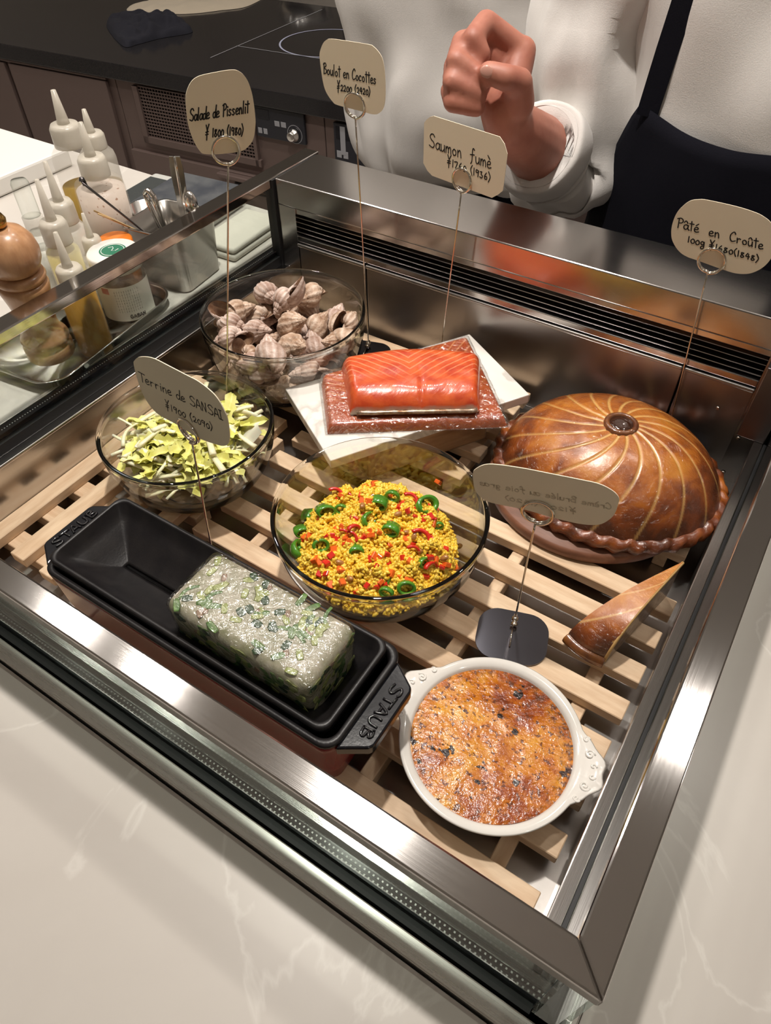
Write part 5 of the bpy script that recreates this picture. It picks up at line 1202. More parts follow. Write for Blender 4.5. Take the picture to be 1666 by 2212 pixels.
# (label, cap-bottom pixel, depth, body r, cap r, cap h, nozzle h, contents)
def bottle_at(label, px, py, t, r, rc, hc, hn, contents, body='milky'):
    q = pd(px, py, t); hb = q[2]-CT
    return squeeze_bottle(label, q[0], q[1], r, hb, rc, hc, hn, [(hb*f, m_) for f, m_ in contents], body=body)
bottle_at('tall clear squeeze bottle half full of golden oil, by the white board', 152, 312, 0.965, 0.030, 0.0205, 0.026, 0.040, [(0.62, 'oil2')], 'clearish')
bottle_at('squeeze bottle of speckled pink dressing with a ribbed cap', 208, 378, 0.935, 0.0330, 0.0185, 0.024, 0.040, [(0.45, 'sauce'), (0.86, 'dressing')], 'clearish')
bottle_at('tall squeeze bottle standing behind the speckled dressing', 205, 318, 1.03, 0.026, 0.018, 0.020, 0.030, [(0.55, 'oil2')])
bottle_at('small white squeeze bottle with a long thin nozzle', 142, 478, 0.905, 0.0215, 0.0165, 0.026, 0.047, [(0.9, 'whites')])
bottle_at('small squeeze bottle with a pale yellow cap and sauce', 128, 522, 0.845, 0.0200, 0.0160, 0.026, 0.046, [(0.9, 'yellow')])
bottle_at('short white squeeze bottle behind the labelled spice jar', 206, 545, 0.905, 0.0190, 0.0120, 0.020, 0.030, [(0.8, 'whites')])
bottle_at('squeeze bottle full of clear amber oil beside the pepper mill', 158, 608, 0.815, 0.0215, 0.0150, 0.018, 0.040, [(0.92, 'oil')], 'clearish')
q = pd(82, 500, 0.93)
t = thing('pump_bottle', 'clear plastic spray bottle with a transparent cap', 'bottle', (q[0], q[1], CT+0.0006)); hb = q[2]-CT
obj('body', lathe([(0, 0), (.019, 0), (.020, .003), (.020, hb*.85), (.012, hb)], 28), MT['pane'], t, True)
obj('contents', lathe([(0, .002), (.0185, .002), (.0185, hb*.7), (0, hb*.7)], 24), MT['whites'], t, True)
obj('collar', lathe([(.012, hb-.002), (.013, hb), (.013, hb+.02), (.008, hb+.022)], 24), MT['milky'], t, True)
obj('cap', lathe([(.0105, hb+.02), (.0115, hb+.022), (.011, hb+.062), (.009, hb+.066), (0, hb+.066)], 24), MT['pane'], t, True)
# steel tray
tr0 = np.array([-0.800, 0.448]); TA = math.radians(97.0-90)
tr = thing('steel_tray', 'shallow rounded steel tray holding the mill, oil and jar', 'tray', (-0.762, 0.445, CT+0.0006), TA)
def trect(e, z, r=0.03): L_ = rounded_rect(-0.070-e, 0.070+e, -0.115-e, 0.115+e, r+e, 8); return np.c_[L_, np.full(len(L_), z)]
obj('pan', loft([trect(-.006, 0), trect(-.001, .003), trect(0, .0125), trect(.003, .0135), trect(.003, .0145), trect(0, .0145), trect(-.0015, .0125), trect(-.003, .0035), trect(-.008, .0018)], True, True), MT['bright_steel'], tr, True)
TZ = CT+0.0026
# pepper mill
q = at(112, 762, TZ)
mill = thing('pepper_mill', 'turned pale wood pepper mill standing in the steel tray', 'pepper mill', (q[0], q[1], TZ)); mill.rotation_euler = (0.03, 0.07, 0)
obj('base', lathe([(0, 0), (.027, 0), (.0285, .003), (.0285, .016), (.0265, .018), (.0255, .020), (.027, .022), (.0285, .026), (.027, .030), (.0225, .036), (.0205, .045), (.0215, .060), (.0245, .078), (.0275, .092), (.0282, .097), (.0268, .101), (.0240, .103)], 48), MT['mill'], mill, True)
obj('collar', lathe([(.0190, .1025), (.0265, .104), (.0285, .108), (.0265, .113), (.0205, .1155)], 48), MT['mill'], mill, True)
hd_ = obj('head', lathe([(.020, .115), (.0255, .118), (.0300, .128), (.0310, .138), (.0285, .150), (.0215, .160), (.0105, .1655), (0, .1665)], 48), MT['mill'], mill, True)
obj('finial', lathe([(.006, .165), (.0085, .169), (.0095, .175), (.007, .180), (0, .182)], 24), M('brass', (0.45, 0.27, 0.08), 0.25, 1.0), mill, True)
# spice jar
q = at(284, 672, TZ)
jar = thing('spice_jar', 'glass spice jar with a printed label and white lid with a green badge', 'jar', (q[0], q[1], TZ))
JH = 0.070
obj('glass', lathe([(0, 0), (.0305, 0), (.0325, .003), (.0325, .052), (.0290, .060), (.0270, .064), (.0270, JH)], 48), MT['glass'], jar, True)
obj('spice', lathe([(0, .003), (.0300, .003), (.0305, .030), (0, .032)], 40), M('ground_spice', (0.30, 0.17, 0.09), 0.8, col2=(.4, .26, .15), nscale=300), jar, True)
obj('lid', lathe([(.0270, JH-.004), (.0315, JH-.004), (.0325, JH-.001), (.0325, JH+.013), (.0305, JH+.0155), (0, JH+.0155)], 48), M('white_lid', (0.74, 0.72, 0.68), 0.3), jar, True)
def label_mat():
    m, nt, nd, lk = nodes_of('printed_label'); b = nd['Principled BSDF']; b.inputs['Roughness'].default_value = 0.5
    uv = N(nt, 'ShaderNodeUVMap'); sp_ = N(nt, 'ShaderNodeSeparateXYZ'); lk.new(uv.outputs[0], sp_.inputs[0])
    br = N(nt, 'ShaderNodeTexBrick'); br.offset = 0.0; br.inputs['Scale'].default_value = 1.0; br.inputs['Brick Width'].default_value = 0.033; br.inputs['Row Height'].default_value = 0.083; br.inputs['Mortar Size'].default_value = 0.012; br.inputs['Mortar'].default_value = (0, 0, 0, 1); br.inputs[1].default_value = (1, 1, 1, 1); br.inputs[2].default_value = (0.7, 0.7, 0.7, 1)
    lk.new(uv.outputs[0], br.inputs[0])
    nz_ = N(nt, 'ShaderNodeTexNoise', i_Scale=70.0, i_Detail=2.0); lk.new(uv.outputs[0], nz_.inputs['Vector']); gate = ramp(nt, nz_.outputs['Fac'], [(0.45, (0, 0, 0)), (0.5, (1, 1, 1))])
    def rng_(o_, lo, hi):
        a = N(nt, 'ShaderNodeMath', operation='GREATER_THAN'); a.inputs[1].default_value = lo; lk.new(o_, a.inputs[0]); b_ = N(nt, 'ShaderNodeMath', operation='LESS_THAN'); b_.inputs[1].default_value = hi; lk.new(o_, b_.inputs[0])
        c_ = N(nt, 'ShaderNodeMath', operation='MULTIPLY'); lk.new(a.outputs[0], c_.inputs[0]); lk.new(b_.outputs[0], c_.inputs[1]); return c_.outputs[0]
    def mul(a, b_): c_ = N(nt, 'ShaderNodeMath', operation='MULTIPLY'); lk.new(a, c_.inputs[0]); lk.new(b_, c_.inputs[1]); return c_.outputs[0]
    txt = mul(mul(br.outputs[0], gate), mul(rng_(sp_.outputs[0], .36, .72), rng_(sp_.outputs[1], .26, .92)))
    mx = N(nt, 'ShaderNodeMixRGB'); mx.inputs[1].default_value = (0.68, 0.65, 0.58, 1); mx.inputs[2].default_value = (0.10, 0.09, 0.08, 1); lk.new(txt, mx.inputs[0])
    red = mul(rng_(sp_.outputs[0], .18, .30), rng_(sp_.outputs[1], .80, .97)); m2 = N(nt, 'ShaderNodeMixRGB'); m2.inputs[2].default_value = (0.42, 0.10, 0.05, 1); lk.new(red, m2.inputs[0]); lk.new(mx.outputs[0], m2.inputs[1]); lk.new(m2.outputs[0], b.inputs['Base Color']); return m
nU, nV = 40, 3; V = []; UV = []
camdir = math.atan2(-q[1], -q[0]); a0 = camdir-1.45; a1_ = camdir+1.25
for i in range(nU+1):
    for j in range(nV+1):
        a = a0+(a1_-a0)*i/nU; V.append((.0329*math.cos(a), .0329*math.sin(a), .005+.047*j/nV)); UV.append((i/nU, j/nV))
me_ = mesh('label', V, grid_faces(nU+1, nV+1), True); l = me_.uv_layers.new(name='UVMap')
for lp in me_.loops: l.data[lp.index].uv = UV[lp.vertex_index]
lb = link('label', me_, label_mat(), jar)
st, W_ = layout('GABAN'); VV = []
for s in st:
    c_ = catmull(s, 5); pts = []
    for x, y in c_:
        a = a0+(a1_-a0)*(0.50+0.24*x/W_); pts.append((.0331*math.cos(a), .0331*math.sin(a), .0085+.0050*y))
    VV.append(tube(np.array(pts), .0005, 5))
obj('brand_lettering', join(*VV), MT['ink'], lb)
MT['green'] = M('green_badge', (0.012, 0.14, 0.075), 0.5)
bd = obj('badge', lathe([(0, JH+.0158), (.0165, JH+.0158), (.0165, JH+.0156)], 32), MT['green'], jar)
obj('badge_outline', stroke_tube([np.array([(.0140*math.cos(a), .0140*math.sin(a), JH+.0159) for a in np.linspace(0, 6.28, 40)]), np.array([(-.009, .001, JH+.0159), (-.006, .006, JH+.0159), (-.002, .003, JH+.0159), (0, -.002, JH+.0159), (.004, .0, JH+.0159), (.004, .006, JH+.0159)])], .00045, 5), M('badge_white', (.8, .8, .78), .5), bd)
q2 = pd(262, 545, 0.90)
ot = thing('orange_cap_jar', 'jar with an orange cap behind the white-lidded spice jar', 'jar', (-.776, .548, CT+.0006))
obj('glass', lathe([(0, 0), (.022, 0), (.024, .003), (.024, .055), (.020, .062)], 32), MT['glass'], ot, True)
obj('contents', lathe([(0, .002), (.0225, .002), (.0225, .045), (0, .046)], 32), MT['sauce'], ot, True)
obj('cap', lathe([(.021, .058), (.0225, .060), (.0225, .076), (.0205, .078), (0, .078)], 32), M('orange_cap', (0.75, 0.20, 0.02), 0.35), ot, True)
# tool container
TL = np.array([-0.750, 0.622])
ct = thing('tool_container', 'square steel container crowded with kitchen tools', 'container', (TL[0], TL[1], CT+.0006), 0.12)
HT = 0.082
def sq(e, z, r=.012): L_ = rounded_rect(-.045-e, .045+e, -.045-e, .045+e, r, 5); return np.c_[L_, np.full(len(L_), z)]
obj('pot', loft([sq(-.006, 0), sq(-.004, .002), sq(0, HT-.003), sq(.002, HT-.002), sq(.002, HT), sq(-.001, HT), sq(-.006, .004)], True, True), MT['pot_steel'], ct, True)
cb = thing('sauce_cup', 'round steel cup beside the square tool container', 'cup', (TL[0]-.080, TL[1]+.030, CT+.0006))
obj('cup', lathe([(0, 0), (.020, 0), (.022, .003), (.025, .065), (.026, .067), (.024, .067), (.0205, .004), (0, .004)], 36), MT['bright_steel'], cb, True)
obj('sauce', lathe([(0, .05), (.0228, .05)], 32), MT['sauce'], cb)
def rod(name, label, cat, top, bot, r, mat, flat=1.0, taper=1.0, n=10):
    P_ = np.array([np.array(bot)*(1-s)+np.array(top)*s for s in np.linspace(0, 1, n)]); o_ = P_[0].copy()
    e = thing(name, label, cat, o_); obj('shaft', tube(P_-o_, np.linspace(r, r*taper, n), 10, True, flat), mat, e, True); return e, P_-o_
inb = lambda dx, dy, z=.010: (TL[0]+dx, TL[1]+dy, CT+z)
e, P_ = rod('palette_knife', 'upright worn steel palette knife handle in the tool container', 'palette knife', pd(377, 338, .87), inb(.015, .012), .0022, MT['bright_steel'], 1.0, 1.0)
L_ = P_; u_ = RC[0].copy()
hp = np.array([L_[-1]*s for s in np.linspace(.45, 1, 8)]); wv = np.array([.005, .0058, .0066, .0072, .0078, .0082, .0080, .0066])
V = np.concatenate([hp+u_*wv[:, None]+np.array([0, 0, 0]), hp-u_*wv[:, None]]); n_ = 8
nn = np.cross(u_, L_[-1]); nn /= np.linalg.norm(nn); V = np.concatenate([V+nn*.0012, V-nn*.0012])
F_ = [(i, i+1, n_+i+1, n_+i) for i in range(n_-1)]+[(2*n_+n_+i, 2*n_+n_+i+1, 2*n_+i+1, 2*n_+i) for i in range(n_-1)]+[(i, 2*n_+i, 2*n_+i+1, i+1) for i in range(n_-1)]+[(n_+i+1, 3*n_+i+1, 3*n_+i, n_+i) for i in range(n_-1)]+[(n_-1, 3*n_-1, 4*n_-1, 2*n_-1)]
obj('handle', (V, F_), MT['bright_steel'], e)
e, P_ = rod('spoon', 'steel spoon with its bowl up in the tool container', 'spoon', pd(414, 452, .915), inb(.03, .02), .0018, MT['bright_steel'])
obj('spoon_bowl', xf(ellipsoid(.011, .008, .016, 16, 12), Matrix.Translation(P_[-1]+np.array([0, 0, .008]))), MT['bright_steel'], e, True)
def tongs(label, a, b_, bot, w_, mat):
    e = thing('tongs', label, 'tongs', bot); o_ = np.array(bot)
    for q_ in (a, b_):
        P_ = np.array([np.array(bot)*(1-s)+np.array(q_)*s for s in np.linspace(0, 1, 9)])-o_; obj('arm', tube(P_, w_, 8, True, .35), mat, e, True)
    m_ = (np.array(a)+np.array(b_))/2-o_; top_ = catmull(np.array([np.array(a)-o_, m_+np.array([0, 0, .006]), np.array(b_)-o_]), 6)
    obj('spring_bend', tube(top_, w_, 8, True, .6), mat, e, True)
tongs('short dark steel tongs standing in the tool container', pd(313, 418, .885), pd(332, 424, .885), inb(-.005, 0, .02), .0042, MT['dark_steel2'] if 'dark_steel2' in MT else MT['bright_steel'])
MT['dark_metal'] = M('dark_metal', (0.10, 0.09, 0.09), 0.3, 0.9)
tongs('long dark tongs leaning out of the tool container', pd(176, 392, .86), pd(184, 400, .87), inb(.0, -.02, .05), .0032, MT['dark_metal'])
for k, (px, py) in enumerate(((203, 455), (212, 462))):
    e, P_ = rod('bamboo_skewer', 'thin bamboo skewer leaning out of the tool container', 'skewer', pd(px, py, .90-k*.01), inb(-.03+.01*k, -.02, .06), .0011, M('bamboo', (0.62, 0.42, 0.2), 0.5)); e['group'] = 'skewers in the tool container'
# digital scale and the white board behind
q = at(400, 425, CT+.03)
sc = thing('digital_scale', 'grey digital kitchen scale with a dark glass platform', 'scale', (-.905, .765, CT+.0006), .10)
obj('body', rbox(-.085, .095, -.075, .065, 0, .022, .006), M('scale_plastic', (.45, .45, .42), .4), sc)
obj('platform', rbox(-.030, .100, -.078, .068, .0225, .032, .004), M('slate_platform', (.045, .05, .06), .3, col2=(.09, .095, .1), nscale=25), sc)
obj('display', rbox(-.078, -.040, -.055, .045, .0215, .0232, .001), M('lcd', (.05, .055, .055), .15), sc)
bd2 = at(125, 330, CT+.03)
V = rbox(-1.62, -1.185, .555, .80, CT+.0006, CT+.030, .004)
o = obj('cutting_board', (V[0]-np.array([-1.4, .68, CT]), V[1]), M('white_plastic_board', (.76, .74, .70), .45), None, loc=(-1.4, .68, CT)); tag(o, 'thick white plastic cutting board on the left counter', 'cutting board')
tw = thing('folded_cloth', 'folded pale cloth beside the glass at the counter end', 'cloth', (-.745, .745, CT+.0006), .05)
obj('cloth', join(rbox(-.035, .035, -.06, .06, 0, .010, .004), rbox(-.033, .034, -.058, .06, .0105, .019, .004)), M('pale_cloth', (.60, .57, .50), .8, bump=.4, bscale=300), tw, True)
# ------------------------------------------------------------------ the two chefs
MT['skin'] = M('skin', (0.36, 0.130, 0.088), 0.5, col2=(0.43, 0.175, 0.12), nscale=30, sss=0.2, bump=0.1, bscale=220)
MT['coat'] = M('white_chef_cotton', (0.74, 0.71, 0.68), 0.8, bump=0.25, bscale=700, sheen=0.2)
MT['apron'] = M('navy_apron_cloth', (0.006, 0.006, 0.011), 0.9, spec=0.2, bump=0.3, bscale=600, sheen=0.0)
MT['hair'] = M('black_hair', (0.012, 0.010, 0.009), 0.5)
MT['nail'] = M('finger_nail', (0.52, 0.27, 0.21), 0.25)
def capsule(a, b_, ra, rb, seg=14):
    a, b_ = np.asarray(a, float), np.asarray(b_, float); d = b_-a; L_ = np.linalg.norm(d); d = d/(L_+1e-9)
    P_ = []; R_ = []
    for k in np.linspace(-PI/2, 0, 6): P_.append(a+d*ra*math.sin(k)); R_.append(max(1e-4, ra*math.cos(k)))
    for k in np.linspace(0, PI/2, 6): P_.append(b_+d*rb*math.sin(k)); R_.append(max(1e-4, rb*math.cos(k)))
    n_ = np.array([0, 0, 1.0]) if abs(d[2]) < .9 else np.array([1.0, 0, 0]); u_ = np.cross(d, n_); u_ /= np.linalg.norm(u_); w_ = np.cross(d, u_)
    V = [p+r*(math.cos(t_)*u_+math.sin(t_)*w_) for p, r in zip(P_, R_) for t_ in np.linspace(0, 2*PI, seg, endpoint=False)]
    return np.array(V), grid_faces(len(P_), seg, cv=True)+[tuple(range(seg))[::-1], tuple(range((len(P_)-1)*seg, len(P_)*seg))]
def chain(pts, rad): return [capsule(pts[i], pts[i+1], rad[i], rad[i+1]) for i in range(len(pts)-1)]
def remeshed(name, parts, voxel, mat, parent, off, smooth=4):
    V, F_ = join(*parts); me_ = mesh(name+'_raw', V-np.asarray(off), F_); tmp = bpy.data.objects.new(name+'_raw', me_); C.objects.link(tmp)
    r = tmp.modifiers.new('r', 'REMESH'); r.mode = 'VOXEL'; r.voxel_size = voxel; r.use_smooth_shade = True
    s = tmp.modifiers.new('s', 'SMOOTH'); s.factor = 0.5; s.iterations = smooth
    dg = bpy.context.evaluated_depsgraph_get(); m2 = bpy.data.meshes.new_from_object(tmp.evaluated_get(dg)); m2.name = name
    bpy.data.objects.remove(tmp); m2.materials.clear(); m2.polygons.foreach_set('use_smooth', [True]*len(m2.polygons))
    return link(name, m2, mat, parent)
def body_parts(B, face, h=1.70, arms=True, width=0.19):
    """plain standing figure on the floor at B=(x,y); face: unit direction the chest faces"""
    fz = FLOOR_Z; f = np.array([*face, 0.0]); s = np.array([f[1], -f[0], 0.0])     # s: the figure's right-hand... side axis
    o_ = np.array([B[0], B[1], fz]); z = lambda k: np.array([0, 0, k*h])
    P_ = []
    for sd in (-1, 1):
        hip_ = o_+s*sd*0.085+z(.52); kn = o_+s*sd*0.09+z(.285)+f*.01; an = o_+s*sd*0.09+z(.045)
        P_ += chain([hip_, kn, an], [.082, .056, .040]); P_ += chain([an-f*.03+z(-.012), an+f*.16+z(-.022)], [.038, .030])
    for k0, k1, r0, r1, w0, w1 in ((.52, .60, .105, .100, .07, .055), (.60, .70, .100, .108, .055, .06), (.70, .80, .108, .100, .06, .085)):
        for sd in (-1, 0, 1): P_.append(capsule(o_+z(k0)+s*sd*w0, o_+z(k1)+s*sd*w1, r0, r1))
    P_ += chain([o_+z(.80), o_+z(.865)+f*.01], [.062, .052])
    hc = o_+z(.925)+f*.02
    P_ += [capsule(hc+z(-.03)+f*.012, hc+z(.022), .066, .078), capsule(hc+z(-.055)+f*.03, hc+z(-.03)+f*.03, .038, .05), capsule(hc+f*.075+z(-.002), hc+f*.090+z(-.018), .010, .013)]
    for sd in (-1, 1): P_.append(capsule(hc+s*sd*.075+z(-.005), hc+s*sd*.077+z(.012), .012, .014))
    return P_, o_, f, s, z, hc
def torso_loft(rings, n=72, folds=0.006, seed=0.0, off=(0, 0, 0)):
    """rings: (z, cx, cy, rx, ry, rot); interpolated smoothly and wrinkled"""
    K = catmull(np.array(rings, float), 7); out = []
    for i, (zz, cx, cy, rx, ry, rot) in enumerate(K):
        L_ = []
        for k in range(n):
            a = 2*PI*k/n; x = rx*math.copysign(abs(math.cos(a))**0.85, math.cos(a)); y = ry*math.copysign(abs(math.sin(a))**0.85, math.sin(a))
            w_ = folds*(mnoise.noise(Vector((x*9+seed, y*9, zz*7)))*1.4+0.7*math.sin(x*38+zz*16+seed+3*mnoise.noise(Vector((x*6, zz*6, seed)))) * mnoise.noise(Vector((x*5, zz*9, seed+4))))
            w_ += folds*0.55*math.sin(a*13+zz*9+seed+2.5*mnoise.noise(Vector((a*1.5, zz*5, seed))))*max(0.0, mnoise.noise(Vector((a*1.2+seed, zz*4, 3.3)))+0.35)
            l = math.hypot(x, y)+1e-9; x, y = x*(1+w_/l), y*(1+w_/l)
            L_.append((cx+x*math.cos(rot)-y*math.sin(rot)-off[0], cy+x*math.sin(rot)+y*math.cos(rot)-off[1], zz-off[2]))
        out.append(np.array(L_))
    return out
def sleeve(pts, rad, parent, off, name='sleeve', folds=0.007, seed=0.0, n=40, mat=None, cuffs=False):
    P_ = catmull(np.array(pts, float), 10); R_ = catmull(np.c_[rad, rad], 10)[:, 0]; T_, N_, B_v = frames(P_); V = []
    for i in range(len(P_)):
        for k in range(n):
            a = 2*PI*k/n; d_ = math.cos(a)*N_[i]+math.sin(a)*B_v[i]; q_ = P_[i]+d_*R_[i]
            w_ = folds*(mnoise.noise(Vector(q_*14)+Vector((seed, 0, 0)))*1.3+0.8*mnoise.noise(Vector((q_[0]*30, q_[1]*30, q_[2]*12+seed)))) if 0 < i < len(P_)-1 else 0
            V.append(q_+d_*w_)
    return obj(name, (np.array(V), grid_faces(len(P_), n, cv=True)), mat or MT['coat'], parent, True, off=off)

# --- chef with the navy apron, forearm raised, fist above the steel housing
B1 = (-0.115, 1.085); F1 = np.array([-0.10, -0.995]); F1 /= np.linalg.norm(F1)
ch = thing('person', 'person in a white jacket and navy apron raising a closed fist', 'person', (B1[0], B1[1], FLOOR_Z))
O1 = np.array([B1[0], B1[1], FLOOR_Z])
parts, o_, f, s, z, hc = body_parts(B1, F1)
sh = np.array([-0.345, 1.085, 0.50]); el = pd(1222, 372, 1.010); wr_ = pd(1098, 268, 0.835)
hnd = lambda x, y, t_: pd(x, y, t_+0.035)
parts += chain([np.array([-0.16, 1.085, 0.52]), sh, el, (el+wr_)/2, wr_], [.075, .058, .046, .042, .029])
wrp = hnd(1092, 232, .785)
parts += chain([wr_, wrp], [.029, .030])
MC = {'i': hnd(1128, 112, .775), 'm': hnd(1116, 150, .790), 'r': hnd(1104, 190, .795), 'p': hnd(1088, 228, .795)}
for k, r in zip('imrp', (.0165, .0170, .0165, .0155)): parts += chain([wrp+(MC[k]-wrp)*0.12, MC[k]], [.022, r])
FG = {'i': [MC['i'], hnd(1050, 48, .750), hnd(1022, 84, .735), hnd(1040, 118, .742)],
      'm': [MC['m'], hnd(1000, 92, .758), hnd(987, 132, .738), hnd(1036, 170, .744)],
      'r': [MC['r'], hnd(982, 142, .765), hnd(978, 178, .742), hnd(1034, 204, .748)],
      'p': [MC['p'], hnd(972, 196, .772), hnd(978, 222, .752), hnd(1030, 234, .756)]}
for k, r in (('i', .0128), ('m', .0130), ('r', .0124), ('p', .0112)): parts += chain(FG[k], [r*1.12, r, r*.95, r*.85])
LA = [np.array(v_) for v_ in ((.02, 1.085, .52), (.11, 1.08, .47), (.15, 1.06, .36), (.16, 1.0, .22), (.135, .945, .175))]
parts += chain(LA, [.07, .056, .044, .032, .026])
for k_, (dx_, ln_) in enumerate(((-.028, .060), (-.010, .075), (.008, .080), (.025, .070))):
    b0 = LA[-1]+np.array([dx_*.6, -.015, -.008]); b1 = LA[-1]+np.array([dx_-.012, -.052, -.022]); b2 = b1+np.array([-.008, -.018, -.028])*(ln_/.07); parts += chain([LA[-1], b0, b1, b2], [.024, .016, .0105, .0090])
parts += chain([LA[-1]+np.array([-.012, -.008, .004]), LA[-1]+np.array([-.045, -.03, -.008]), LA[-1]+np.array([-.055, -.055, -.020])], [.020, .013, .010])
TH = [hnd(1118, 222, .768), hnd(1122, 178, .742), hnd(1092, 168, .728), hnd(1056, 156, .728)]
parts += chain(TH, [.020, .0150, .0135, .0115])
body = remeshed('body', parts, 0.0036, MT['skin'], ch, O1, 3)
# thumb nail
nv_ = CAM-TH[3]; nv_ /= np.linalg.norm(nv_); ax = TH[3]-TH[2]; ax /= np.linalg.norm(ax); sd_ = np.cross(nv_, ax); sd_ /= np.linalg.norm(sd_)
Mn = Matrix(((ax[0], sd_[0], nv_[0], 0), (ax[1], sd_[1], nv_[1], 0), (ax[2], sd_[2], nv_[2], 0), (0, 0, 0, 1))).to_4x4()
obj('thumb_nail', xf(ellipsoid(.0075, .0062, .0022, 16, 10), Matrix.Translation(TH[3]+nv_*.0100+ax*.002) @ Mn), MT['nail'], ch, True, off=O1)
# jacket torso, collar down to the hips
rot1 = math.atan2(F1[1], F1[0])+PI/2
bx, by = B1
J = [(0.0, bx, by, .185, .135, rot1), (.10, bx, by, .182, .132, rot1), (.22, bx, by, .190, .138, rot1), (.34, bx, by, .200, .145, rot1), (.46, bx, by, .205, .140, rot1), (.54, bx, by+.005, .170, .115, rot1), (.585, bx, by+.008, .085, .080, rot1)]
obj('jacket', loft(torso_loft(J, 120, .014, 2.0, O1), False, False), MT['coat'], ch, True)
sleeve([sh+np.array([.10, 0, .03]), sh+np.array([.02, -.01, .0]), sh*.55+el*.45+np.array([-.01, -.005, 0]), el+np.array([.012, .01, .02]), el*.88+wr_*.12+np.array([0.0, 0, -.004]), el*.70+wr_*.30], [.085, .084, .078, .072, .062, .054], ch, O1, seed=1.0, folds=.017)
sleeve([el*.66+wr_*.34, el*.60+wr_*.40, el*.46+wr_*.54, el*.44+wr_*.56], [.058, .062, .060, .050], ch, O1, name='cuff', seed=3.0, folds=.005)
P_ = catmull([np.array([.10, 1.085, .52]), np.array([.17, 1.06, .40]), np.array([.17, .99, .20])], 6)
sleeve([np.array([.03, 1.085, .53]), np.array([.11, 1.08, .48]), np.array([.15, 1.06, .36]), np.array([.16, 1.0, .22])], [.08, .075, .068, .055], ch, O1, seed=6.0)
# apron: follows the front of the jacket
ap0 = np.array([B1[0], B1[1]]); V = []; nA, nB = 40, 44
yt = lambda u: 0.262+0.018*abs(u)**2
xl_top, xl_bot = .128, .195
for i in range(nA+1):
    for j in range(nB+1):
        u = -1+2*j/nB; ztop = yt(u); zz = ztop+(-.50-ztop)*i/nA
        kk = min(1, max(0, (ztop-zz)/.19)); hw = (xl_top+(xl_bot-xl_top)*kk**.8)*u
        tdep = .150*math.sqrt(max(0.02, 1-(min(abs(hw), .198)/.212)**2))+.006
        p = np.array([B1[0], B1[1], 0])+np.array([F1[0], F1[1], 0])*tdep+s*(-hw)*1.0
        w_ = .003*mnoise.noise(Vector((u*3, zz*6, 2.2))); V.append((p[0]+F1[0]*w_, p[1]+F1[1]*w_, zz))
V = np.array(V); ap = obj('apron', (V, grid_faces(nA+1, nB+1)), MT['apron'], ch, True, off=O1)
md = ap.modifiers.new('t', 'SOLIDIFY'); md.thickness = .0015
top_row = V[:nB+1]
for e, idx in ((-1, 0), (1, nB)):
    c0_ = V[idx]; up_ = [c0_+np.array([0, 0, k]) for k in (0, .06, .12, .18, .24)]
    Vs = []
    for k, q_ in enumerate(up_):
        inn = s*(-e)*(-.008*k); dep = np.array([F1[0], F1[1], 0])*(.004+.002*k)
        a_ = q_+dep+s*(-e)*(-.0)+(V[nB//2]-q_)*np.array([1, 1, 0])*(.10+.055*k)+np.array([0, 0, -.012 if k == 0 else 0]); Vs += [a_-s*.0135, a_+s*.0135]
    obj('apron_strap', (np.array(Vs), [(2*k, 2*k+1, 2*k+3, 2*k+2) for k in range(4)]), MT['apron'], ch, True, off=O1)
obj('trousers', loft(torso_loft([(FLOOR_Z+.06, bx, by, .17, .11, rot1), (-.4, bx, by, .18, .12, rot1), (.01, bx, by, .178, .128, rot1)], 40, .004, 5.0, O1), False, False), MT['apron'], ch, True)
obj('hair', xf(ellipsoid(.083, .092, .075, 28, 18), Matrix.Translation(hc+z(.03)-f*.018)), MT['hair'], ch, True, off=O1)
for sd in (-1, 1): obj('eye', xf(ellipsoid(.011, .006, .008, 12, 8), Matrix.Translation(hc+f*.079+s*sd*.031+z(.004))), MT['hair'], ch, True, off=O1)
obj('mouth', xf(ellipsoid(.022, .005, .005, 14, 8), Matrix.Translation(hc+f*.078+z(-.042))), MT['nail'], ch, True, off=O1)

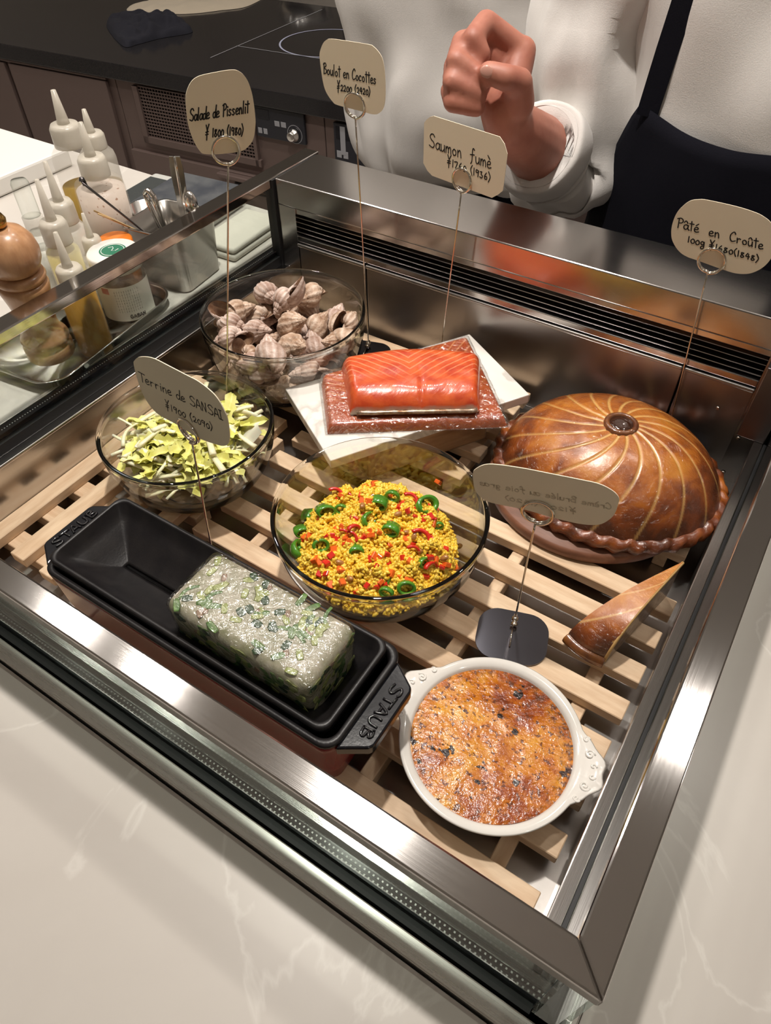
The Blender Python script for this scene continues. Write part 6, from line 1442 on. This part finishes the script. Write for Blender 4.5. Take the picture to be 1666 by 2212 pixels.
# --- second chef further back, white jacket over dark trousers
B2 = (-0.655, 1.275); F2 = np.array([0.30, -0.954]); F2 /= np.linalg.norm(F2)
c2p = thing('person', 'person in a loose white jacket standing behind the raised fist', 'person', (B2[0], B2[1], FLOOR_Z))
O2 = np.array([B2[0], B2[1], FLOOR_Z])
parts, o2, f2, s2_, z2, hc2 = body_parts(B2, F2)
for sd in (-1, 1):
    shd = o2+z2(.80)+s2_*sd*.17; elb = shd+np.array([0, 0, -.26])-s2_*sd*.02-f2*.06; wri = elb-f2*.04+np.array([0, 0, -.20])-s2_*sd*.10
    parts += chain([o2+z2(.81)+s2_*sd*.08, shd, elb, wri, wri+f2*.03+np.array([0, 0, -.07])], [.07, .055, .043, .028, .030])
remeshed('body', parts, 0.007, MT['skin'], c2p, O2, 4)
rot2 = math.atan2(F2[1], F2[0])+PI/2; bx, by = B2
J2 = [(.005, bx, by, .150, .115, rot2), (.03, bx, by, .185, .138, rot2), (.10, bx, by, .205, .148, rot2), (.20, bx, by, .212, .150, rot2), (.32, bx, by, .208, .148, rot2), (.46, bx, by, .208, .140, rot2), (.54, bx, by, .17, .115, rot2), (.585, bx, by, .085, .08, rot2)]
obj('jacket', loft(torso_loft(J2, 120, .020, 7.0, O2), False, False), MT['coat'], c2p, True)
for sd in (-1, 1):
    shd = o2+z2(.80)+s2_*sd*.16; elb = shd+np.array([0, 0, -.26])-s2_*sd*.02-f2*.06; wri = elb-f2*.04+np.array([0, 0, -.20])-s2_*sd*.10
    sleeve([shd-s2_*sd*.08+np.array([0, 0, .02]), shd, shd*.5+elb*.5, elb, elb*.4+wri*.6], [.085, .080, .074, .068, .058], c2p, O2, seed=9.0+sd, folds=.010)
obj('trousers', loft(torso_loft([(FLOOR_Z+.06, bx, by, .17, .11, rot2), (-.4, bx, by, .18, .12, rot2), (.03, bx, by, .178, .130, rot2)], 40, .004, 5.0, O2), False, False), MT['apron'], c2p, True)
obj('hair', xf(ellipsoid(.083, .092, .075, 28, 18), Matrix.Translation(hc2+z2(.03)-f2*.018)), MT['hair'], c2p, True, off=O2)
for sd in (-1, 1): obj('eye', xf(ellipsoid(.011, .006, .008, 12, 8), Matrix.Translation(hc2+f2*.079+s2_*sd*.031+z2(.004))), MT['hair'], c2p, True, off=O2)
